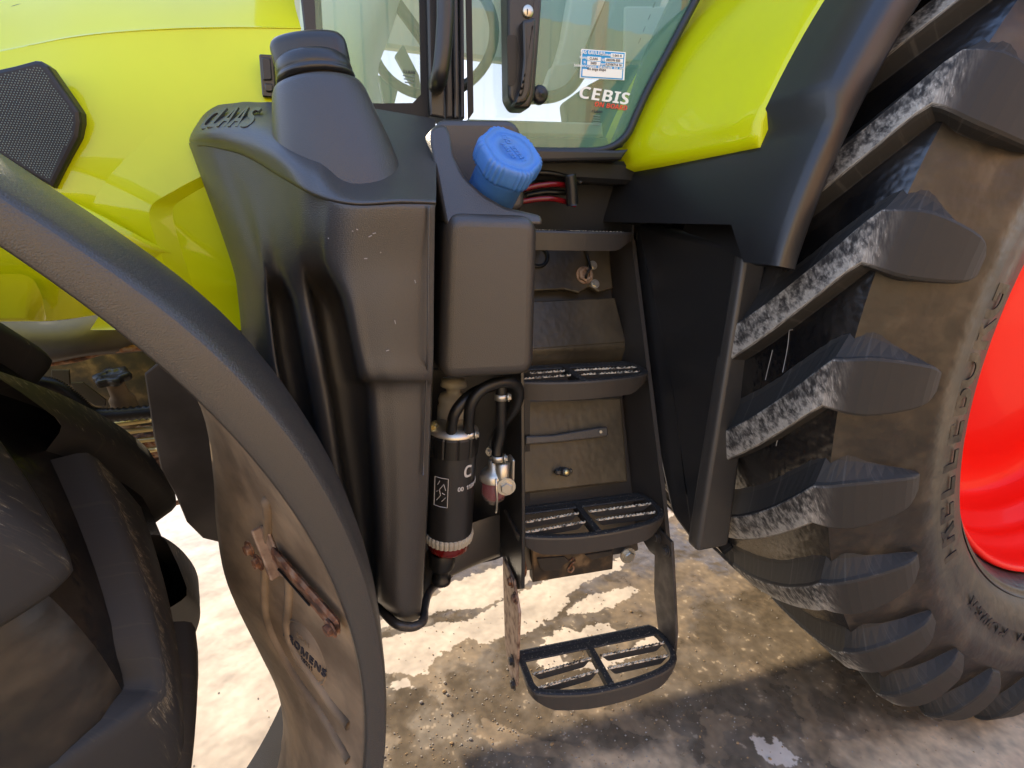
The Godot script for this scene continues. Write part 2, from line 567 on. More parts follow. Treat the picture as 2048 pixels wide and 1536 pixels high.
func rear_wheel() -> void:
	var Ro := 0.98
	var c := {
		"r": Ro, "n": 28, "round": 0.004, "low": 0.1, "split": 11, "smooth": false, "zmid": -0.25, "slope": 1.15, "curve": -0.9, "phase": deg_to_rad(180 + 0.8),
		"profile": [Vector2(0.592, 0.0), Vector2(0.596, 0.055), Vector2(0.612, 0.085), Vector2(0.66, 0.128), Vector2(0.72, 0.147), Vector2(0.745, 0.15), Vector2(0.748, 0.153), Vector2(0.79, 0.153), Vector2(0.80, 0.147), Vector2(0.85, 0.14), Vector2(0.89, 0.131), Vector2(0.942, 0.112), Vector2(0.945, 0.09), Vector2(0.948, 0.0), Vector2(0.95, -0.25), Vector2(0.948, -0.5), Vector2(0.92, -0.57), Vector2(0.85, -0.63), Vector2(0.72, -0.65), Vector2(0.6, -0.55), Vector2(0.592, -0.5)],
		"stations": [[0.80, 0.156, 0.018, 0.795, 0.148, 0.02], [0.845, 0.168, 0.038, 0.84, 0.138, 0.05], [0.93, 0.15, 0.048, 0.905, 0.124, 0.085], [0.977, 0.112, 0.039, 0.938, 0.102, 0.1], [0.98, 0.05, 0.036, 0.944, 0.045, 0.11], [0.98, -0.03, 0.035, 0.946, -0.03, 0.11], [0.982, -0.11, 0.035, 0.947, -0.11, 0.11], [0.984, -0.19, 0.035, 0.948, -0.19, 0.11], [0.984, -0.245, 0.036, 0.948, -0.245, 0.11]],
	}
	var lm := lug_material(lin(0.42, 0.38, 0.31), lin(0.034, 0.031, 0.028), 71, 0.3)
	var w := wheel("rear_wheel", Transform3D(Basis(), Vector3(1.203, 0.968, 0)), c, M.rubber, lm)
	w.set_meta("label", "large muddy rear wheel with red rim")
	# scratches left on the rubber between the lugs
	for q in [[Vector3(0.321, 1.317, -0.117), Vector3(0.307, 1.28, -0.122), Vector3(0.299, 1.257, -0.127)], [Vector3(0.339, 1.361, -0.103), Vector3(0.331, 1.343, -0.11), Vector3(0.321, 1.317, -0.117)], [Vector3(0.276, 1.169, -0.153), Vector3(0.27, 1.141, -0.157), Vector3(0.265, 1.112, -0.161)], [Vector3(0.269, 1.133, 0.018), Vector3(0.263, 1.101, 0.011), Vector3(0.259, 1.068, 0.015)], [Vector3(0.256, 1.031, -0.007), Vector3(0.254, 0.988, 0.001), Vector3(0.254, 0.939, 0.001)], [Vector3(0.254, 0.972, -0.03), Vector3(0.254, 0.944, -0.032), Vector3(0.256, 0.914, -0.036)], [Vector3(0.255, 1.013, -0.033), Vector3(0.255, 1.018, -0.018), Vector3(0.256, 1.023, -0.004)], [Vector3(0.255, 1.006, -0.027), Vector3(0.255, 1.011, -0.012), Vector3(0.255, 1.016, 0.004)], [Vector3(0.263, 0.841, 0.009), Vector3(0.266, 0.82, 0.007), Vector3(0.27, 0.796, 0.003)], [Vector3(0.284, 0.732, 0.019), Vector3(0.289, 0.712, 0.013), Vector3(0.293, 0.697, 0.007)]]:
		var loc := []
		for v in cat(q, 4):
			loc.append(v - Vector3(1.203, 0.968, 0))
		var sst := S()
		tube(sst, loc, 0.0008, 4)
		obj("scratch", sst, M.scuff, w)
	# fine moulded rings on the sidewall
	var st := S()
	lathe(st, [Vector2(0.612, 0.087), Vector2(0.615, 0.0925), Vector2(0.62, 0.0965), Vector2(0.626, 0.0975), Vector2(0.631, 0.105)], axis(Vector3.ZERO, Vector3(0, 0, 1)), 120)
	obj("bead_ring", st, M.rubber, w)
	st = S()
	var ax := axis(Vector3.ZERO, Vector3(0, 0, 1))
	lathe(st, [Vector2(0.585, 0.03), Vector2(0.592, 0.05), Vector2(0.588, 0.058), Vector2(0.58, 0.058), Vector2(0.574, 0.05), Vector2(0.571, 0.035), Vector2(0.568, 0.01), Vector2(0.56, -0.02), Vector2(0.548, -0.03), Vector2(0.545, -0.05), Vector2(0.54, -0.075), Vector2(0.51, -0.09), Vector2(0.505, -0.11), Vector2(0.498, -0.15), Vector2(0.48, -0.17), Vector2(0.42, -0.18), Vector2(0.36, -0.16), Vector2(0.28, -0.12), Vector2(0.2, -0.11), Vector2(0, -0.11)], ax, 128)
	obj("rim", st, M.red, w)
	arc_text("sidewall_lettering", "TRELLEBORG", 0.05, 0.728, 0.1480, 211, 171, M.rubber, w)
	arc_text("sidewall_lettering", "HIGH POWER", 0.036, 0.715, 0.1463, 259, 226, M.rubber, w)

func front_wheel() -> void:
	var c := {
		"r": 0.65, "n": 13, "round": 0.012, "low": 1.0, "split": 6, "smooth": true, "zmid": -0.25, "slope": 1.6, "curve": -1.5, "phase": deg_to_rad(28),
		"profile": [Vector2(0.34, -0.1), Vector2(0.37, -0.05), Vector2(0.42, -0.025), Vector2(0.5, -0.012), Vector2(0.54, -0.02), Vector2(0.575, -0.04), Vector2(0.592, -0.066), Vector2(0.6, -0.1), Vector2(0.604, -0.25), Vector2(0.6, -0.4), Vector2(0.58, -0.45), Vector2(0.48, -0.488), Vector2(0.36, -0.44)],
		"stations": [[0.5, -0.011, 0.02, 0.475, -0.022, 0.024], [0.54, -0.014, 0.05, 0.515, -0.036, 0.06], [0.6, -0.032, 0.06, 0.56, -0.055, 0.08], [0.63, -0.055, 0.06, 0.58, -0.078, 0.085], [0.636, -0.09, 0.058, 0.588, -0.09, 0.085], [0.639, -0.14, 0.056, 0.59, -0.14, 0.085], [0.64, -0.19, 0.055, 0.592, -0.19, 0.085], [0.64, -0.245, 0.056, 0.594, -0.245, 0.085]],
	}
	var lm := lug_material(lin(0.13, 0.1, 0.055), lin(0.03, 0.029, 0.028), 91, -0.1)
	var w := wheel("front_wheel", Transform3D(Basis(Vector3.UP, deg_to_rad(12)), Vector3(-1.301, 0.592, 0.32)), c, M.rubber, lm)
	w.set_meta("label", "smaller muddy front wheel turned on its steering")
	var st := S()
	lathe(st, [Vector2(0.352, -0.06), Vector2(0.36, -0.05), Vector2(0.372, -0.052), Vector2(0.37, -0.064), Vector2(0.35, -0.09), Vector2(0.335, -0.11), Vector2(0.33, -0.2), Vector2(0.25, -0.22), Vector2(0.18, -0.2), Vector2(0.13, -0.14), Vector2(0.0, -0.135)], axis(Vector3.ZERO, Vector3(0, 0, 1)), 80)
	obj("rim", st, M.red, w)
	st = S()
	lathe(st, [Vector2(0.338, -0.12), Vector2(0.345, -0.25), Vector2(0.352, -0.44), Vector2(0.3, -0.3), Vector2(0.0, -0.28)], axis(Vector3.ZERO, Vector3(0, 0, 1)), 64)
	obj("rim_bounce_block", st, M.cast_iron, w)  # dark back added behind the rim to stop its red bounce light

# ---------------------------------------------------------------- mudguards
func front_mudguard() -> void:
	var fx := Transform3D(Basis(Vector3.UP, deg_to_rad(12)), Vector3(-1.301, 0.568, 0.32))
	var R := 0.838
	var rin := [[-50.0, 0.838], [-40.0, 0.838], [-30.0, 0.835], [-22.0, 0.793], [-14.0, 0.737], [-6.0, 0.697], [1.5, 0.68], [9.5, 0.69], [16.6, 0.718], [26.0, 0.762], [40.0, 0.79], [60.0, 0.8], [90.0, 0.8], [110.0, 0.8]]
	var lin_r := func(a: float, ri: float) -> float:
		return lerpf(R + 0.003, ri, pow(-a / 0.352, 1.15))
	var ri_at := func(p: float) -> float:
		for k in range(1, rin.size() - 2):
			if p >= rin[k][0] and p <= rin[k + 1][0]:
				var w: float = rin[k + 1][0] - rin[k][0]
				var t: float = (p - rin[k][0]) / w
				var m1: float = (rin[k + 1][1] - rin[k - 1][1]) / (rin[k + 1][0] - rin[k - 1][0]) * w
				var m2: float = (rin[k + 2][1] - rin[k][1]) / (rin[k + 2][0] - rin[k][0]) * w
				return minf(R, (2 * t * t * t - 3 * t * t + 1) * rin[k][1] + (t * t * t - 2 * t * t + t) * m1 + (3 * t * t - 2 * t * t * t) * rin[k + 1][1] + (t * t * t - t * t) * m2)
		return 0.8
	var rows := []
	var n := 64
	for i in n + 1:
		var p := lerpf(-37.0, 80.0, float(i) / n)
		var ri: float = ri_at.call(p)
		var dr := lerpf(0.036, 0.058, smoothstep(-5.0, 30.0, p)) - 0.016 * smoothstep(32.0, 48.0, p)
		var a := deg_to_rad(p)
		var d := Vector3(cos(a), sin(a), 0)
		var row := []
		for s in [[-0.40, R + dr - 0.055], [-0.3, R + dr - 0.028], [-0.15, R + dr - 0.003], [-0.08, R + dr + 0.001], [-0.05, R + dr], [-0.03, R + dr - 0.004], [-0.012, R + dr * 0.82], [-0.005, R + dr * 0.76], [-0.001, R + dr * 0.68], [0.002, R + dr * 0.5], [0.002, R + dr * 0.2], [0.001, R + 0.003], [-0.002, R], [-0.01, R - 0.001], [-0.014, R + 0.003], [-0.02, lin_r.call(-0.02, ri)], [-0.06, lin_r.call(-0.06, ri)], [-0.12, lin_r.call(-0.12, ri)], [-0.18, lin_r.call(-0.18, ri)], [-0.24, lin_r.call(-0.24, ri)], [-0.30, lin_r.call(-0.30, ri)], [-0.34, lin_r.call(-0.34, ri)], [-0.352, ri], [-0.36, ri + 0.004], [-0.365, ri + 0.02], [-0.4, R + dr - 0.055]]:
			row.append(fx * (d * s[1] + Vector3(0, 0, s[0])))
		rows.append(row)
	var outer := []
	var inner := []
	for r in rows:
		outer.append(r.slice(0, 14))
		inner.append(r.slice(13))
	var st := S()
	var topside := []
	var flange := []
	for r in rows:
		topside.append(r.slice(0, 9))
		flange.append(r.slice(8, 14))
	grid(st, topside)
	st.set_smooth_group(2)
	grid(st, flange)
	var g := obj("front_mudguard", st, M.plastic)
	st = S()
	grid(st, inner)
	obj("mudguard_lining", st, M.dusty_plastic, g)
	# a frame standing on the lining at angle p and depth a: x toward the inner edge's opposite (outward), y up the arc, z off the surface
	var pt := func(p: float, a: float, lift: float) -> Vector3:
		var q := deg_to_rad(p)
		return fx * (Vector3(cos(q), sin(q), 0) * (lin_r.call(a, ri_at.call(p)) - lift) + Vector3(0, 0, a))
	var on_lining := func(v: Vector2, lift: float) -> Transform3D:
		var o: Vector3 = pt.call(v.x, v.y, lift)
		var ex: Vector3 = (pt.call(v.x, v.y + 0.01, lift) - o).normalized()
		var ey: Vector3 = pt.call(v.x + 1.0, v.y, lift) - o
		ey = (ey - ex * ex.dot(ey)).normalized()
		return Transform3D(Basis(ex, ey, ex.cross(ey)), o)
	# raised moulded ribs on the lining
	for spec in [[Vector2(18.27, -0.145), Vector2(10.606, -0.2), Vector2(3.949, -0.23), Vector2(-2.027, -0.242), Vector2(-6.368, -0.205), Vector2(-8.229, -0.127), Vector2(-9.495, -0.045)], [Vector2(10.621, -0.141), Vector2(5.13, -0.166), Vector2(0.022, -0.186), Vector2(-2.677, -0.167), Vector2(-5.018, -0.097), Vector2(-5.281, -0.048)]]:
		var pts := []
		for v in cat(spec, 4):
			pts.append(pt.call(v.x, v.y, 0.0))
		st = S()
		tube(st, pts, 0.008, 8)
		obj("moulded_rib", st, M.dusty_plastic, g)
	# maker's disc
	var dp := [Vector2(-1.064, -0.147), Vector2(-3.193, -0.19), Vector2(1.027, -0.109), Vector2(3.921, -0.134), Vector2(-6.135, -0.156)]
	var f: Transform3D = on_lining.call(dp[0], 0.0)
	var dw: float = (pt.call(dp[1].x, dp[1].y, 0.0) as Vector3).distance_to(pt.call(dp[2].x, dp[2].y, 0.0)) / 2.0
	st = S()
	lathe(st, [Vector2(0, 0.003), Vector2(0.9, 0.003), Vector2(0.92, 0.0), Vector2(0.95, 0.0), Vector2(0.97, 0.003), Vector2(1.0, 0.0035), Vector2(1.02, -0.006)], f * axis(Vector3.ZERO, Vector3(0, 0, 1)) * Transform3D(Basis.from_scale(Vector3(dw, 1, dw)), Vector3.ZERO), 40)
	obj("maker_disc", st, M.dusty_plastic, g)
	var fl := f * Transform3D(Basis(Vector3(0, 0, 1), deg_to_rad(-6)), Vector3(0, 0, 0.0035))
	text("disc_lettering", "PROMENS", dw * 0.31, 0.002, M.ink, g, fl * Transform3D(Basis(Vector3(1.05, 0, 0), Vector3(0.25, 1, 0), Vector3(0, 0, 1)), Vector3.ZERO))
	text("disc_lettering", "10-11", dw * 0.2, 0.0015, M.dusty_plastic, g, fl * Transform3D(Basis(), Vector3(0, dw * 0.5, 0)), false)
	text("disc_lettering", "PE", dw * 0.2, 0.0015, M.dusty_plastic, g, fl * Transform3D(Basis(), Vector3(0, -dw * 0.62, 0)), false)
	text("disc_lettering", "20211", dw * 0.16, 0.0015, M.ink, g, fl * Transform3D(Basis(), Vector3(dw * 0.1, -dw * 0.36, 0)), false)
	# rusty stay and its bolts
	var sp := [Vector2(12.012, -0.146), Vector2(8.875, -0.02), Vector2(6.201, -0.05), Vector2(10.98, -0.149)]
	var sa: Vector3 = pt.call(sp[0].x, sp[0].y, 0.012)
	var sb: Vector3 = pt.call(sp[1].x, sp[1].y, 0.012)
	f = on_lining.call(sp[0].lerp(sp[1], 0.5), 0.012)
	var sx := (sb - sa).normalized()
	var sz := (f.basis.z - sx * sx.dot(f.basis.z)).normalized()
	var sf := Transform3D(Basis(sx, sz.cross(sx), sz), (sa + sb) / 2)
	var ln := sa.distance_to(sb)
	st = S(false)
	box(st, Vector3(0, 0, 0), Vector3(ln * 1.12, 0.032, 0.008), 0.004, sf)
	var stay := obj("support_stay", st, M.rust, g)
	st = S(false)
	box(st, Vector3(-ln * 0.1, -0.003, 0.007), Vector3(ln * 0.55, 0.0035, 0.003), 0.001, sf)
	obj("slot", st, M.void_black, stay)
	bolt("bolt", sf * Vector3(ln * 0.5, 0.0, 0.006), sz, 0.0085, M.rust, g)
	var bp := [Vector2(11.493, -0.203), Vector2(10.326, -0.184), Vector2(13.971, -0.194), Vector2(8.319, -0.17)]
	f = on_lining.call(bp[0].lerp(bp[1], 0.5), 0.0)
	sa = pt.call(bp[2].x, bp[2].y, 0.008)
	sb = pt.call(bp[3].x, bp[3].y, 0.008)
	sx = (sb - sa).normalized()
	sz = (f.basis.z - sx * sx.dot(f.basis.z)).normalized()
	sf = Transform3D(Basis(sx, sz.cross(sx), sz), (sa + sb) / 2)
	st = S(false)
	box(st, Vector3.ZERO, Vector3(sa.distance_to(sb), 0.008, 0.02), 0.002, sf)
	box(st, Vector3(0, 0.012, -0.004), Vector3(sa.distance_to(sb), 0.026, 0.005), 0.002, sf)
	obj("mounting_bracket", st, M.worn_steel, g)
	for q in 2:
		bolt("bolt", pt.call(bp[q].x, bp[q].y, 0.02), f.basis.z, 0.0085, M.rust, g)

func rear_mudguard() -> void:
	var wc := Vector3(1.203, 0.968, 0)
	var at := func(th: float, r: float, z: float) -> Vector3:
		var a := deg_to_rad(180.0 - th)
		return wc + Vector3(cos(a) * r, sin(a) * r, z)
	var rows := []
	for i in 61:
		var th := lerpf(8.6, 88.0, i / 60.0)
		var up := smoothstep(20.6, 21.9, th) * 0.02
		var row := []
		for s in [[1.0, -0.3], [1.008, -0.05], [1.014, 0.005], [1.016, 0.036], [1.018, 0.041], [1.022, 0.0425], [1.044 + up * 0.5, 0.0425], [1.05 + up * 0.6, 0.0415], [1.053 + up * 0.8, 0.037], [1.055 + up, 0.025], [1.055 + up, -0.03], [1.056 + up, -0.085], [1.062 + up, -0.2], [1.07 + up, -0.35], [1.085 + up, -0.55]]:
			row.append(at.call(maxf(th, 11.9) if s[1] < -0.06 else th, s[0], s[1]))
		rows.append(row)
	var st := S()
	grid(st, rows)
	var g := obj("rear_mudguard", st, M.smooth_black)
	# the seam down the lower skirt
	st = S()
	var pts := []
	for i in 12:
		pts.append(at.call(lerpf(19.2, 12.6, i / 11.0), 1.049, -0.088 - 0.0025 * i))
	tube(st, pts, 0.0016, 5)
	obj("panel_seam", st, M.void_black, g)
	rows = []
	for i in 64:
		var th := 18.9 + i * 0.9 if i > 8 else 18.9 + i * 0.9
		var row := []
		var slope := (1.0 - clampf((th - 18.9) / 12.0, 0.0, 1.0)) * 0.0
		var low := (1.0 - smoothstep(18.9, 21.2, th)) * 0.016 + slope
		for s in [[1.05, -0.0835], [1.072 - low, -0.0835], [1.077 - low, -0.087], [1.081 - low, -0.1], [1.082 - low, -0.16], [1.09 - low, -0.24], [1.1 - low, -0.34], [1.115 - low, -0.44], [1.135 - low, -0.55]]:
			row.append(at.call(th - (0.9 * clampf(-s[1] - 0.08, 0.0, 0.4) / 0.4), s[0], s[1]))
		if i == 0:
			var under := []
			for p in row:
				under.append(wc + (p - wc) * 0.972 + Vector3(0, 0, p.z * 0.028))
			rows.append(under)
		rows.append(row)
	st = S()
	grid(st, rows)
	obj("painted_panel", st, M.yellow, g)

func guard_box() -> void:
	var rows := []
	# vertical hollow guard between steps and wheel: front rim and its inner face
	var f0 := [Vector2(0.215, 1.157), Vector2(0.212, 0.506)]
	var f1 := [Vector2(0.266, 1.155), Vector2(0.298, 0.507)]
	var poly := [f0[1], f1[1], f1[0], f0[0]]
	var st := S()
	prism(st, ccw(fillet(poly, 0.014, 3)), -0.13, -0.093, Transform3D(), 0.009, 3)
	var g := obj("step_guard_panel", st, M.plastic)
	g.set_meta("label", "tall black guard panel beside the rear tyre")
	st = S()
	prism(st, ccw(fillet([Vector2(-0.1, f0[1].y + 0.004), Vector2(-0.1, f0[0].y - 0.004), Vector2(-0.48, f0[0].y + 0.034), Vector2(-0.48, f0[0].y - 0.2), Vector2(-0.2, f0[1].y + 0.03)], 0.02, 4)), -0.262, -0.214, zy_frame(0), 0.016, 4)
	obj("inner_face", st, M.smooth_black, g)

# ---------------------------------------------------------------- steps
func tread(k: int, o: Vector3) -> void:
	var fr := Transform3D(Basis(Vector3(1, 0, 0), Vector3(0, 0, -1), Vector3(0, 1, 0)), o)
	var curve := cat([Vector2(-0.171, 0.06), Vector2(-0.165, 0.042), Vector2(-0.15, 0.03), Vector2(-0.11, 0.016), Vector2(-0.055, 0.004), Vector2(0.0, 0.0), Vector2(0.06, 0.001), Vector2(0.12, 0.008), Vector2(0.16, 0.022), Vector2(0.18, 0.042), Vector2(0.188, 0.075), Vector2(0.186, 0.11)], 3)
	var o1: Array = curve + [Vector2(0.18, 0.13), Vector2(0.168, 0.142), Vector2(-0.16, 0.152), Vector2(-0.171, 0.147)]
	o1 = ccw(o1)
	var lower := []
	for q in o1:      # the skirt is cut back towards its ends
		lower.append(Vector3(q.x * 0.985, q.y + 0.001, -0.042 + 0.021 * smoothstep(0.12, 0.175, absf(q.x)) + 0.014 * smoothstep(0.05, 0.12, q.y)))
	var ring := func(d: float, h: float) -> Array:
		var out := []
		for q in inset(o1, d):
			out.append(fr * Vector3(q.x, q.y, h))
		return out
	var low := []
	var low2 := []
	for i in lower.size():
		low.append(fr * lower[i])
		var q = inset(o1, 0.012)[i]
		low2.append(fr * Vector3(q.x, q.y, lower[i].z))
	var st := S(false)
	grid(st, [low, ring.call(0.0, -0.005), ring.call(0.0015, -0.0015)], true)
	grid(st, [ring.call(0.015, -0.001), ring.call(0.016, -0.014), low2, low], true)
	var t := obj("step_tread", st, M.steel_black)
	t.set_meta("label", ["lowest hanging step tread, ground showing through", "second step tread from the ground", "third step tread above the tool box cover", "topmost step tread, mostly behind the small tank"][k])
	st = S(false)
	grid(st, [ring.call(0.0015, -0.0015), ring.call(0.006, 0.0), ring.call(0.011, 0.0), ring.call(0.015, -0.001)], true)
	obj("worn_rim", st, M.scuffed, t)
	st = S(false)
	prism(st, [Vector2(-0.158, 0.118), Vector2(0.168, 0.108), Vector2(0.166, 0.136), Vector2(-0.158, 0.146)], -0.006, -0.001, fr, 0.0015)
	obj("rear_strip", st, M.scuffed, t)
	st = S(false)
	prism(st, [Vector2(-0.008, 0.012), Vector2(0.008, 0.012), Vector2(0.007, 0.13), Vector2(-0.007, 0.13)], -0.02, 0.001, fr, 0.003, 2)
	obj("centre_rib", st, M.scuffed, t)
	var ds := [0.085, 0.05] if k == 0 else [0.088, 0.052]
	for d in ds:
		for side in [[-0.158, -0.012], [0.012, 0.172]]:
			var m := ArrayMesh.new()
			var bow := 0.006
			var h := 0.02 if k == 0 else 0.016
			var x0: float = side[0] + (0.006 if side[0] < -0.1 else 0.0)
			var x1: float = side[1] - (0.012 if d < 0.06 and side[1] > 0.1 else 0.0)
			var n := 34
			for part in 2:
				var b := S(false)
				var rws := []
				for i in n + 1:
					var x := lerpf(x0, x1, float(i) / n)
					var e := minf(float(i), float(n - i)) / n
					var low_y := -lerpf(0.003, h, smoothstep(0.0, 0.14, e))
					var top := -0.0015 + (0.0028 if i % 2 == 0 else 0.0)
					var mid := -0.003
					var z: float = d + bow * (0.5 - absf(x) / 0.17)
					if part == 0:
						rws.append([fr * Vector3(x, z - 0.0025, mid), fr * Vector3(x, z - 0.0025, low_y), fr * Vector3(x, z + 0.0025, low_y), fr * Vector3(x, z + 0.0025, mid)])
					else:
						rws.append([fr * Vector3(x, z - 0.0025, mid), fr * Vector3(x, z - 0.0018, top), fr * Vector3(x, z + 0.0018, top), fr * Vector3(x, z + 0.0025, mid)])
				grid(b, rws)
				b.generate_normals()
				b.set_material(M.steel_black if part == 0 else M.chipped)
				b.commit(m)
			node("tread_bar", m, null, t)

func ladder() -> void:
	tread(0, Vector3(0.002, 0.26, -0.026))
	tread(1, Vector3(0.002, 0.56, -0.138))
	tread(2, Vector3(0.002, 0.86, -0.264))
	tread(3, Vector3(0.0, 1.168, -0.39))
	var la := atan(0.41)
	var lf := Transform3D(Basis(Vector3.RIGHT, -la), Vector3(0, 0.26, -0.185))
	# inclined back plate with a joggle, set in a channel
	var st := S(false)
	box(st, Vector3(0.02, 0.61, -0.05), Vector3(0.355, 0.92, 0.01), 0.003, lf)
	var b := obj("ladder_back_plate", st, M.steel_black)
	plate("upper_panel", [Vector2(-0.058, 1.024), Vector2(0.183, 1.033), Vector2(0.179, 0.872), Vector2(0.179, 0.832), Vector2(0.138, 0.822), Vector2(0.112, 0.837), Vector2(0.082, 0.82), Vector2(0.042, 0.83), Vector2(-0.077, 0.826)], -0.02, -0.004, M.steel_tan, b, lf, 0.004, 2)
	plate("middle_panel", [Vector2(-0.079, 0.801), Vector2(0.182, 0.807), Vector2(0.202, 0.689), Vector2(-0.09, 0.681)], -0.02, -0.006, M.steel_tan, b, lf, 0.003, 2)
	st = S()
	var e := [Vector2(-0.09, 0.682), Vector2(0.202, 0.689)]
	var rws := []
	for q in [[0.0, -0.006], [-0.004, -0.006], [-0.02, -0.014], [-0.04, -0.03], [-0.05, -0.045]]:
		rws.append([lf * Vector3(e[0].x, e[0].y + q[0], q[1]), lf * Vector3(e[1].x, e[1].y + q[0], q[1])])
	grid(st, rws)
	obj("joggled_edge", st, M.steel_tan, b)
	var cover := plate("tool_box_cover", [Vector2(-0.117, 0.561), Vector2(0.162, 0.547), Vector2(0.156, 0.337), Vector2(-0.138, 0.342)], -0.012, 0.012, M.steel_tan, null, lf, 0.005, 2)
	# pull handle
	var hp := [Vector2(-0.109, 0.464), Vector2(-0.052, 0.466), Vector2(0.072, 0.471)]
	st = S(false)
	prism(st, ccw(fillet([Vector2(-0.107, 0.476), Vector2(-0.041, 0.472), Vector2(0.075, 0.479), Vector2(0.104, 0.479), Vector2(0.104, 0.456), Vector2(0.074, 0.454), Vector2(-0.017, 0.453), Vector2(-0.109, 0.455)], 0.004, 2)), 0.022, 0.036, lf, 0.004, 2)
	var hd := obj("pull_handle", st, M.plastic, cover)
	var kp := [Vector2(0.082, 0.468), Vector2(-0.017, 0.383)]
	bolt("screw", lf * Vector3(kp[0].x, kp[0].y, 0.036), lf.basis.z, 0.0045, M.zinc, cover, false)
	# wing lock
	st = S()
	lathe(st, [Vector2(0, 0.014), Vector2(0.009, 0.014), Vector2(0.0105, 0.012), Vector2(0.0105, -0.018)], lf * Transform3D(Basis(), Vector3(kp[1].x, kp[1].y, 0.03)) * axis(Vector3.ZERO, Vector3(0, 0, 1)), 20)
	var k := obj("wing_lock", st, M.plastic, cover)
	st = S(false)
	box(st, Vector3(kp[1].x, kp[1].y, 0.024), Vector3(0.042, 0.012, 0.014), 0.003, lf * Transform3D(Basis(), Vector3.ZERO))
	obj("wing", st, M.plastic, cover)
	st = S()
	lathe(st, [Vector2(0, 0.0165), Vector2(0.006, 0.0165), Vector2(0.0072, 0.0145), Vector2(0.0072, 0.01)], lf * Transform3D(Basis(), Vector3(kp[1].x, kp[1].y, 0.03)) * axis(Vector3.ZERO, Vector3(0, 0, 1)), 16)
	obj("lock_barrel", st, M.yellow_zinc, cover)
	# hexagonal plug and bolts under the top tread
	var np := [Vector2(0.101, 0.866), Vector2(0.127, 0.892), Vector2(0.128, 0.843), Vector2(0.075, 1.046), Vector2(0.132, 1.011), Vector2(-0.01, 0.914)]
	st = S(false)
	var nx := lf * Transform3D(Basis(), Vector3(np[0].x, np[0].y, -0.004)) * axis(Vector3.ZERO, Vector3(0, 0, 1))
	lathe(st, [Vector2(0.023, 0.0), Vector2(0.023, 0.003), Vector2(0.0, 0.003)], nx, 24)
	lathe(st, [Vector2(0.02, 0.003), Vector2(0.02, 0.011), Vector2(0.017, 0.013), Vector2(0.012, 0.013), Vector2(0.012, 0.006), Vector2(0, 0.006)], nx, 6)
	obj("hexagon_plug", st, M.worn_steel, b)
	st = S()
	tube(st, [lf * Vector3(np[0].x - 0.004, np[0].y - 0.012, 0.008), lf * Vector3(np[0].x + 0.002, np[0].y + 0.004, 0.016), lf * Vector3(np[0].x + 0.01, np[0].y + 0.012, 0.016), lf * Vector3(np[0].x + 0.012, np[0].y + 0.03, 0.006), lf * Vector3(np[0].x + 0.006, np[0].y + 0.075, 0.003)], 0.0035, 8)
	obj("plug_strap", st, M.hose, b)
	bolt("bolt", lf * Vector3(np[1].x, np[1].y, -0.004), lf.basis.z, 0.008, M.zinc, b)
	bolt("bolt", lf * Vector3(np[2].x, np[2].y, -0.004), lf.basis.z, 0.008, M.zinc, b)
	bolt("bolt", lf * Vector3(np[4].x, np[4].y, -0.003), lf.basis.z, 0.009, M.steel, b)
	bolt("bolt", lf * Vector3(np[3].x, np[3].y, -0.03), Vector3.UP, 0.01, M.zinc, b)
	st = S()
	lathe(st, [Vector2(0.03, -0.01), Vector2(0.03, 0.006), Vector2(0.022, 0.006), Vector2(0.022, -0.01)], lf * Transform3D(Basis(), Vector3(np[5].x - 0.012, np[5].y, -0.004)) * axis(Vector3.ZERO, Vector3(0, 0, 1)), 28)
	obj("grommet", st, M.hose, b)
	# side cheeks
	var rp := [Vector3(0.2, 1.207, -0.561), Vector3(0.2, 1.201, -0.483), Vector3(0.2, 1.179, -0.464), Vector3(0.2, 0.822, -0.313), Vector3(0.2, 0.568, -0.192), Vector3(0.2, 0.451, -0.148)]
	var poly := []
	for p in rp:
		poly.append(Vector2(p.z, p.y))
	poly = [Vector2(-0.56, 1.19), Vector2(-0.47, 1.185), Vector2(-0.465, 1.15), Vector2(-0.325, 0.83), Vector2(-0.21, 0.57), Vector2(-0.165, 0.45), Vector2(-0.175, 0.42), Vector2(-0.24, 0.41), Vector2(-0.44, 0.46), Vector2(-0.62, 0.9)]
	var cheek := plate("ladder_cheek", poly, -0.204, -0.198, M.steel_black, null, zy_frame(0), 0.0015)
	cheek.set_meta("label", "right side plate of the steps, next to the guard panel")
	st = S(false)
	for i in 3:
		pass
	var fl := [Vector3(0.2, 1.15, -0.465), Vector3(0.2, 0.83, -0.325), Vector3(0.2, 0.57, -0.21), Vector3(0.2, 0.45, -0.165)]
	var fr := []
	for p in fl:
		fr.append([p + Vector3(0.004, 0, 0.0), p + Vector3(0.004, 0, 0.005), p + Vector3(-0.006, 0, 0.005), p + Vector3(-0.006, 0, 0.0)])
	grid(st, fr)
	obj("cheek_flange", st, M.steel_black, cheek)
	poly = [Vector2(-0.215, 0.93), Vector2(-0.178, 0.643), Vector2(-0.163, 0.485), Vector2(-0.16, 0.44), Vector2(-0.2, 0.405), Vector2(-0.215, 0.415), Vector2(-0.3, 0.41), Vector2(-0.5, 0.62), Vector2(-0.5, 0.95)]
	cheek = plate("ladder_cheek", poly, 0.156, 0.164, M.smooth_black, null, zy_frame(0), 0.0015)
	cheek.set_meta("label", "left side plate of the steps, beside the fuel filter")
